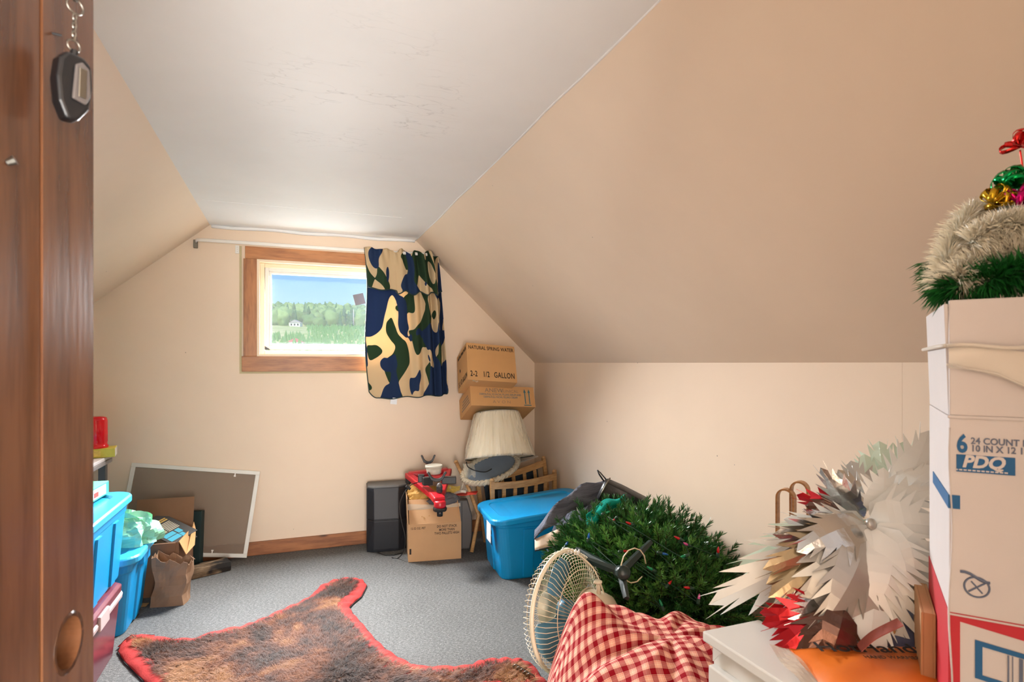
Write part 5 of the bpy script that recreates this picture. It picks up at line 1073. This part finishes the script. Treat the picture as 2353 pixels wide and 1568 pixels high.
# ================================================================== foil leaf spray on the chest
lf = thing('foil_leaf_spray', 'large spray of white and silver foil leaves lying on the chest', 'decoration', onz(1960, 1440, CT))
def leaf(b, tp, width, mat, nt=7, roll=0.0, sag=.03, fold=.22, seed=0):
    """serrated leaf from base pixel (u,v,t) to tip pixel"""
    q = random.Random(seed * 31 + 5); B_, T_ = at(*b), at(*tp); ax = (T_ - B_); L_ = ax.length; ax.normalize()
    view = (B_ - Vector((0, 0, EYE))).normalized(); side = ax.cross(view).normalized(); nrm = side.cross(ax)
    c, s_ = math.cos(roll), math.sin(roll); side, nrm = side * c + nrm * s_, nrm * c - side * s_
    def mid(s): return B_ + ax * L_ * s + nrm * (-sag) * math.sin(math.pi * s) + Vector((0, 0, -sag * .6 * s * s))
    def prof(s): return width * (.30 + .70 * math.sin(math.pi * min(1, s * 1.15 + .12)) ** .8) if s < .9 else width * .35 * (1 - s) / .1 + .004
    m = MB(); nl = max(4, nt - 2); ss = [.02, .16, .30] + [.38 + .54 * i / nl for i in range(nl + 1)] + [1.0]
    mids = [mid(s) for s in ss]; k = len(ss)
    for sg in (-1, 1):
        val = []
        for i, s in enumerate(ss[:-1]):
            w = prof(s) * (.72 if 0 < i else .22); val.append(mid(s) + side * sg * w + nrm * fold * w)
        val.append(mids[-1]); fs = []
        for i in range(k - 1): fs.append((i, k + i, k + i + 1, i + 1) if sg > 0 else (i + 1, k + i + 1, k + i, i))
        m.add(mids + val, fs)
        for i in range(2, k - 2):
            w = prof((ss[i] + ss[i + 1]) / 2) * q.uniform(1.05, 1.4); fw = .11 + .05 * q.random(); tipp = mid(min(1.0, ss[i + 1] + fw)) + ax * L_ * max(0, ss[i + 1] + fw - 1) + side * sg * w + nrm * fold * w * q.uniform(.2, 1.6)
            a_, b_ = val[i], val[i + 1]; cen_ = a_.lerp(b_, .5); d_ = (b_ - a_); f_ = (0, 1, 2, 3, 4, 5)
            m.add([a_, cen_.lerp(tipp, .5) - d_ * .30, cen_.lerp(tipp, .93) - d_ * .07, tipp, cen_.lerp(tipp, .5) + d_ * .26, b_], [f_ if sg < 0 else f_[::-1]])
    lo = part('leaf', m, mat, lf, world=True, solid=.0007, off=0)
    part('midrib', MB().tube([mid(s) + nrm * .001 for s in [i / 8 * .97 for i in range(9)]], .0016, 5), mat, lo, True, True)
    return lo
K = [  # base (u,v,t), tip (u,v,t), half width, material, teeth, roll, sag
 ((1985, 1215, 1.24), (1628, 1378, 1.27), .062, 'foil_white', 8, .25, .02), ((1990, 1195, 1.27), (1690, 1300, 1.33), .050, 'foil_mint', 8, -.2, .02),
 ((1985, 1215, 1.20), (1760, 1330, 1.16), .050, 'foil_tan', 8, .1, .02), ((1985, 1220, 1.17), (1752, 1295, 1.13), .044, 'foil_tan', 8, .15, .02), ((1985, 1230, 1.16), (1765, 1360, 1.12), .046, 'foil_tan', 8, -.1, .02),
 ((1990, 1215, 1.15), (1830, 1390, 1.10), .060, 'foil_grey', 8, .2, .03), ((1990, 1215, 1.14), (1935, 1500, 1.06), .062, 'foil_grey', 9, .1, .03), ((1995, 1215, 1.14), (2000, 1440, 1.06), .055, 'foil_white', 9, -.1, .03),
 ((2000, 1210, 1.13), (2070, 1490, 1.05), .060, 'foil_white', 9, -.15, .03), ((2005, 1210, 1.14), (2110, 1390, 1.06), .062, 'foil_white', 8, -.2, .03), ((2010, 1205, 1.14), (2175, 1365, 1.08), .058, 'foil_white', 8, -.1, .02),
 ((1985, 1205, 1.20), (1775, 1215, 1.18), .046, 'foil_silver', 8, .5, .02), ((1985, 1200, 1.22), (1800, 1180, 1.22), .044, 'foil_white', 8, .6, .02), ((1980, 1195, 1.25), (1770, 1245, 1.27), .044, 'foil_mint', 7, .3, .02),
 ((1985, 1190, 1.22), (1885, 1065, 1.22), .034, 'foil_silver', 7, .5, .015), ((1990, 1180, 1.24), (1925, 1070, 1.26), .034, 'foil_silver', 7, -.5, .015), ((2000, 1175, 1.27), (1955, 1050, 1.30), .050, 'foil_grey', 8, .2, .015),
 ((2010, 1165, 1.30), (1985, 1035, 1.34), .046, 'foil_mint', 8, 0, .015), ((2040, 1150, 1.30), (2020, 1005, 1.34), .056, 'foil_mint', 8, .1, .015), ((2070, 1150, 1.28), (2078, 1005, 1.32), .050, 'foil_mint', 8, -.2, .015),
 ((2060, 1160, 1.22), (2135, 980, 1.24), .050, 'foil_white', 8, -.3, .015), ((2050, 1170, 1.20), (2150, 1060, 1.20), .050, 'foil_white', 8, .3, .015), ((2010, 1185, 1.20), (2030, 1065, 1.20), .042, 'foil_white', 7, -.5, .015),
 ((2000, 1190, 1.18), (2150, 1110, 1.16), .052, 'foil_white', 8, .4, .02), ((1995, 1205, 1.16), (2170, 1200, 1.10), .064, 'foil_white', 8, .1, .02), ((1990, 1205, 1.15), (1830, 1255, 1.12), .050, 'foil_silver', 8, -.4, .02),
 ((1990, 1230, 1.13), (1880, 1430, 1.06), .05, 'foil_grey', 8, .4, .03), ((1940, 1400, 1.06), (1895, 1520, 1.03), .040, 'foil_bronze', 6, .2, .02), ((1930, 1400, 1.08), (1835, 1515, 1.05), .036, 'foil_bronze', 6, -.2, .02),
 ((1930, 1390, 1.10), (1750, 1420, 1.12), .040, 'foil_red', 7, .3, .02), ((1925, 1400, 1.09), (1775, 1495, 1.08), .036, 'foil_red', 6, -.2, .02), ((1920, 1395, 1.10), (1745, 1395, 1.15), .036, 'foil_red', 7, .5, .02),
 ((1960, 1170, 1.26), (1830, 1125, 1.28), .034, 'foil_red', 6, .4, .02), ((1950, 1180, 1.25), (1850, 1150, 1.26), .030, 'foil_bronze', 6, -.3, .02), ((1985, 1215, 1.17), (1895, 1330, 1.12), .06, 'foil_silver', 8, -.3, .02),
 ((1995, 1215, 1.15), (1990, 1330, 1.10), .06, 'foil_grey', 7, .1, .02), ((2010, 1380, 1.07), (1990, 1530, 1.02), .038, 'foil_white', 6, .1, .01), ((1900, 1380, 1.10), (1815, 1440, 1.09), .03, 'foil_silver', 6, .6, .01),
]
for i, (b, tp, w, mt, nt, ro, sg) in enumerate(K): leaf(b, tp, w, mt, nt - 1, ro, sg, .2, i)
part('centre_stud', MB().lathe([(.012, 0), (.010, .006), (.002, .009)], 14, Matrix.Translation(at(2000, 1205, 1.125)) @ RX(70)), 'foil_grey', lf, True, True)
part('stem', MB().tube(smooth_path([at(1990, 1215, 1.2), at(2060, 1330, 1.17), at(2075, 1400, 1.14), onz(2040, 1420, CT + .006)]), .004, 6), 'foil_green', lf, True, True)
for (u, v, t_) in ((1927, 1440, 1.07), (1915, 1458, 1.07), (1985, 1352, 1.10), (2087, 1385, 1.12), (2130, 1340, 1.13), (1855, 1262, 1.18)):
    part('green_bead', MB().lathe([(.001, -.006), (.005, -.004), (.006, 0), (.005, .004), (.001, .006)], 10, Matrix.Translation(at(u, v, t_))), 'foil_green', lf, True, True)
# bentwood sled behind the chest
sg_ = thing('bentwood_sled', 'small bentwood sled with two curled runners standing by the knee wall', 'sled', (1.56, 1.72, 0))
for (u, v) in ((1806, 1125), (1838, 1108)):
    c = at(u, v, 2.05); w = .028
    pr = [Vector((-w, 0, -.62)), Vector((-w, 0, 0))] + [Vector((-w * math.cos(a), 0, w * 1.1 * math.sin(a))) for a in [math.pi * i / 10 for i in range(1, 10)]] + [Vector((w, 0, 0)), Vector((w, 0, -.62))]
    X_ = Matrix.Translation(c + Vector((0, 0, -.03))) @ RZ(-62)
    zb = c.z - .03 - .004; pr[0].z = -zb; pr[-1].z = -zb
    part('runner', MB().loft([[X_ @ (p + Vector((0, y, 0))) for y in (-.016, .016)] for p in pr], cap=False, close=False), 'bent_ash', sg_, False, True, solid=.006, off=0)
for z in (.25, .55): part('cross_bar', MB().tube([Vector((*at(1806, 1125, 2.05).xy, z)), Vector((*at(1838, 1108, 2.05).xy, z))], .009, 8), 'bent_ash', sg_, True, True)

# ================================================================== bear skin rug
OUT = [(283, 1480), (300, 1466), (330, 1465), (390, 1473), (440, 1474), (500, 1455), (560, 1443), (600, 1428), (650, 1405), (690, 1388), (717, 1372), (735, 1352), (765, 1338), (800, 1332), (833, 1336), (843, 1350), (831, 1374), (812, 1390), (803, 1400), (812, 1416), (835, 1441), (860, 1472), (890, 1500), (925, 1522), (960, 1537), (1020, 1538), (1075, 1536), (1110, 1522), (1160, 1518), (1200, 1521), (1228, 1536), (1243, 1560)]
poly = [onz(u, v).xy for u, v in OUT]
poly += [Vector(p) for p in ((.93, 2.03), (.84, 1.99), (.70, 2.05), (.58, 2.03), (.50, 1.90), (.40, 1.72), (.18, 1.62), (-.05, 1.72), (-.22, 1.95), (-.36, 2.25), (-.46, 2.48), (-.55, 2.64), (-.65, 2.82), (-.70, 2.93))]
def dense(p, k):
    p3 = [Vector((q.x, q.y, 0)) for q in p]; p3 = p3 + p3[:2]; o_ = []
    for i in range(1, len(p3) - 1):
        a, b = p3[i - 1 if i > 0 else 0], p3[i]
        for j in range(k): o_.append(a.lerp(b, j / k))
    return [v.xy for v in o_]
rug = thing('bear_skin_rug', 'brown bear skin rug with scalloped red felt border on the carpet', 'rug', (0, 0, 0))
def inset(p, d):
    n = len(p); o_ = []
    for i in range(n):
        a, b, c = p[i - 1], p[i], p[(i + 1) % n]; t_ = (c - a).normalized(); nn = Vector((-t_.y, t_.x)); o_.append(b + nn * d)
    return o_
area = sum(poly[i - 1].x * poly[i].y - poly[i].x * poly[i - 1].y for i in range(len(poly)))
sgn = 1 if area > 0 else -1
dp = dense(poly, 7)
edge_w = .062
def ruffle(i): return .008 * abs(math.sin(i * .55 + .7 * math.sin(i * .13)))
rg_ = MB(); rings = []
for k, (d, z) in enumerate(((0, .002), (.004, .007), (.03, .011), (edge_w, .012), (edge_w + .05, .012))):
    ip = inset(dp, sgn * d); rings.append([Vector((q.x, q.y, z + (ruffle(i) if 0 < k < 4 else 0))) for i, q in enumerate(ip)])
part('felt_border', MB().loft(rings, cap=False), 'felt_red', rug, smooth=True, solid=.002)
part('border_edge', MB().tube([Vector((q.x, q.y, .0045)) for q in dp], .0035, 5, close=True), 'felt_black', rug)
ip = [Vector(q) for q in inset(poly, sgn * edge_w * .98)]
from mathutils.geometry import tessellate_polygon
def hide_poly():
    p3 = [Vector((q.x, q.y, .013)) for q in ip]; tri = tessellate_polygon([p3]); m = MB(); m.add(p3, [t_[::-1] if False else t_ for t_ in tri]); return m
part('hide', hide_poly(), 'hide', rug)
# fur strands
PX = np.array([[q.x, q.y] for q in ip])
def inside(P):
    x, y = P[:, 0], P[:, 1]; c = np.zeros(len(P), bool); n = len(PX)
    for i in range(n):
        x1, y1 = PX[i - 1]; x2, y2 = PX[i]
        cond = ((y1 > y) != (y2 > y)) & (x < (x2 - x1) * (y - y1) / (y2 - y1 + 1e-12) + x1); c ^= cond
    return c
NS = 150000
P = np.stack([rng.uniform(PX[:, 0].min(), PX[:, 0].max(), NS * 2), rng.uniform(max(1.6, PX[:, 1].min()), PX[:, 1].max(), NS * 2)], 1); P = P[inside(P)][:NS]
n = len(P); cen = np.array([.15, 2.35])
flow = P - cen; flow /= np.linalg.norm(flow, axis=1, keepdims=True) + 1e-6
sw = np.stack([np.sin(P[:, 1] * 9 + 2 * np.sin(P[:, 0] * 7)), np.cos(P[:, 0] * 8 + 1.5 * np.sin(P[:, 1] * 6))], 1)
clump = np.stack([np.sin(np.floor(P[:, 0] * 55) * 12.9898 + np.floor(P[:, 1] * 55) * 78.233), np.cos(np.floor(P[:, 0] * 55) * 39.3 + np.floor(P[:, 1] * 55) * 11.1)], 1)
dr_ = flow * .55 + sw * .35 + clump * .45 + rng.normal(0, .25, (n, 2)); dr_ /= np.linalg.norm(dr_, axis=1, keepdims=True)
ln_ = rng.uniform(.026, .056, n); up = rng.uniform(.32, .85, n)
b0 = np.concatenate([P, np.full((n, 1), .012)], 1); D3 = np.concatenate([dr_, up[:, None]], 1); D3 /= np.linalg.norm(D3, axis=1, keepdims=True)
m1 = b0 + D3 * (ln_ * .55)[:, None]; D4 = np.concatenate([dr_, (up * .15)[:, None]], 1); D4 /= np.linalg.norm(D4, axis=1, keepdims=True); tpz = m1 + D4 * (ln_ * .5)[:, None]
sd_ = np.stack([-dr_[:, 1], dr_[:, 0], np.zeros(n)], 1) * .0008
verts = np.stack([b0 - sd_, b0 + sd_, m1 + sd_ * .9, m1 - sd_ * .9, tpz], 1).reshape(-1, 3)
me = bpy.data.meshes.new('fur'); me.vertices.add(n * 5); me.vertices.foreach_set('co', verts.ravel().astype(np.float32))
loops = (np.array([0, 1, 2, 3, 3, 2, 4])[None, :] + (np.arange(n) * 5)[:, None]).ravel(); me.loops.add(n * 7); me.loops.foreach_set('vertex_index', loops.astype(np.int32))
me.polygons.add(n * 2); st_ = np.stack([np.arange(n) * 7, np.arange(n) * 7 + 4], 1).ravel(); me.polygons.foreach_set('loop_start', st_.astype(np.int32)); me.update(calc_edges=True); me.materials.append(MATS['bear_fur'])
fo_ = obj('fur', me, rug); fo_['kind'] = 'stuff'
for i in range(5):
    c = onz(1178 + i * 8, 1533 + i * 5, .03); part('claw', MB().tube([c, c + Vector((.012, -.004, .008)), c + Vector((.026, -.012, .0)), c + Vector((.032, -.016, -.012))], [.005, .0045, .003, .0008], 8), 'claw', rug, smooth=True)

# ================================================================== keychain alarm hanging on the door
def on_door(u, v, off=.0):  # point where the pixel's direction meets the camera-side face of the door, lifted off by off
    n_ = Md.to_3x3() @ Vector((0, -1, 0)); p0 = Md @ Vector((0, -.018 - off, 0)); d = ray(u, v); t_ = (p0 - Vector((0, 0, EYE))).dot(n_) / d.dot(n_); return Vector((0, 0, EYE)) + d * t_
ka_c = on_door(166, 195, .020); Mk = frame(ka_c, Md.to_3x3() @ Vector((1, 0, 0)), Vector((0, 0, 1)))
Mk = Mk @ RZ(-4) @ RY(-38)
ka = thing('keychain_alarm', 'black and grey personal alarm hanging by a chain on the wooden door', 'keychain', M=Mk)
prf = [(-.016, -.026), (-.019, .0), (-.017, .022), (-.010, .033), (.008, .034), (.016, .026), (.018, .0), (.015, -.024), (.004, -.042), (-.008, -.044)]
ka.scale = (.84, .84, .84); ROOT[ka.name] = Mk @ Matrix.Scale(.84, 4)
part('body', MB().prism([(x, y) for x, y in prf], -.009, .008), 'black_plastic', ka, bevel=.004, seg=3)
part('face_panel', MB().prism([(x, y) for x, y in ((-.005, -.02), (-.003, .02), (.004, .026), (.012, .02), (.014, -.01), (.009, -.022))], .008, .0115), 'grey_plastic', ka, bevel=.002); part('lens_strip', MB().box(-.0, .008, -.016, .018, .0112, .0128), 'steel', ka, bevel=.001)
part('neck', MB().tube([(0, .032, 0), (.001, .040, 0)], .004, 8), 'black_plastic', ka)
ring = lambda cy, r_: [(r_ * math.cos(k * math.pi / 10), cy + r_ * math.sin(k * math.pi / 10), 0) for k in range(20)]
part('ring', MB().tube(ring(.0455, .0065), .0009, 5, close=True), 'steel', ka, smooth=True)
for k in range(6): part('chain_link', MB().tube([((.0016 if k % 2 else .0004) * math.cos(q * math.pi / 5), .0545 + k * .005 + .0034 * math.sin(q * math.pi / 5), (.0004 if k % 2 else .0016) * math.cos(q * math.pi / 5)) for q in range(10)], .0007, 5, close=True), 'steel', ka)
part('ring', MB().tube(ring(.092, .0085), .0010, 5, close=True), 'steel', ka, smooth=True)
part('clasp', MB().tube([(0, .099, 0), (.001, .115, 0), (0, .135, 0)], [.003, .0045, .003], 8), 'dull_steel', ka, smooth=True)
ntop = ROOT[ka.name] @ Vector((0, .134, 0)); nn_ = Md.to_3x3() @ Vector((0, 1, 0))
part('hook_nail', MB().tube([ntop + nn_ * .03 , ntop - nn_ * .006], [.0016, .0016], 6), 'steel', ka, world=True)
stp_ = on_door(119, 75, 0); tag(part('staple', MB().tube([stp_ + Vector((-.006, 0, 0)) - nn_ * .001, stp_ + Vector((.006, .003, 0)) - nn_ * .001], .0012, 6), 'black_plastic'), 'small dark staple in the door beside the alarm chain', 'staple')
flush_text()
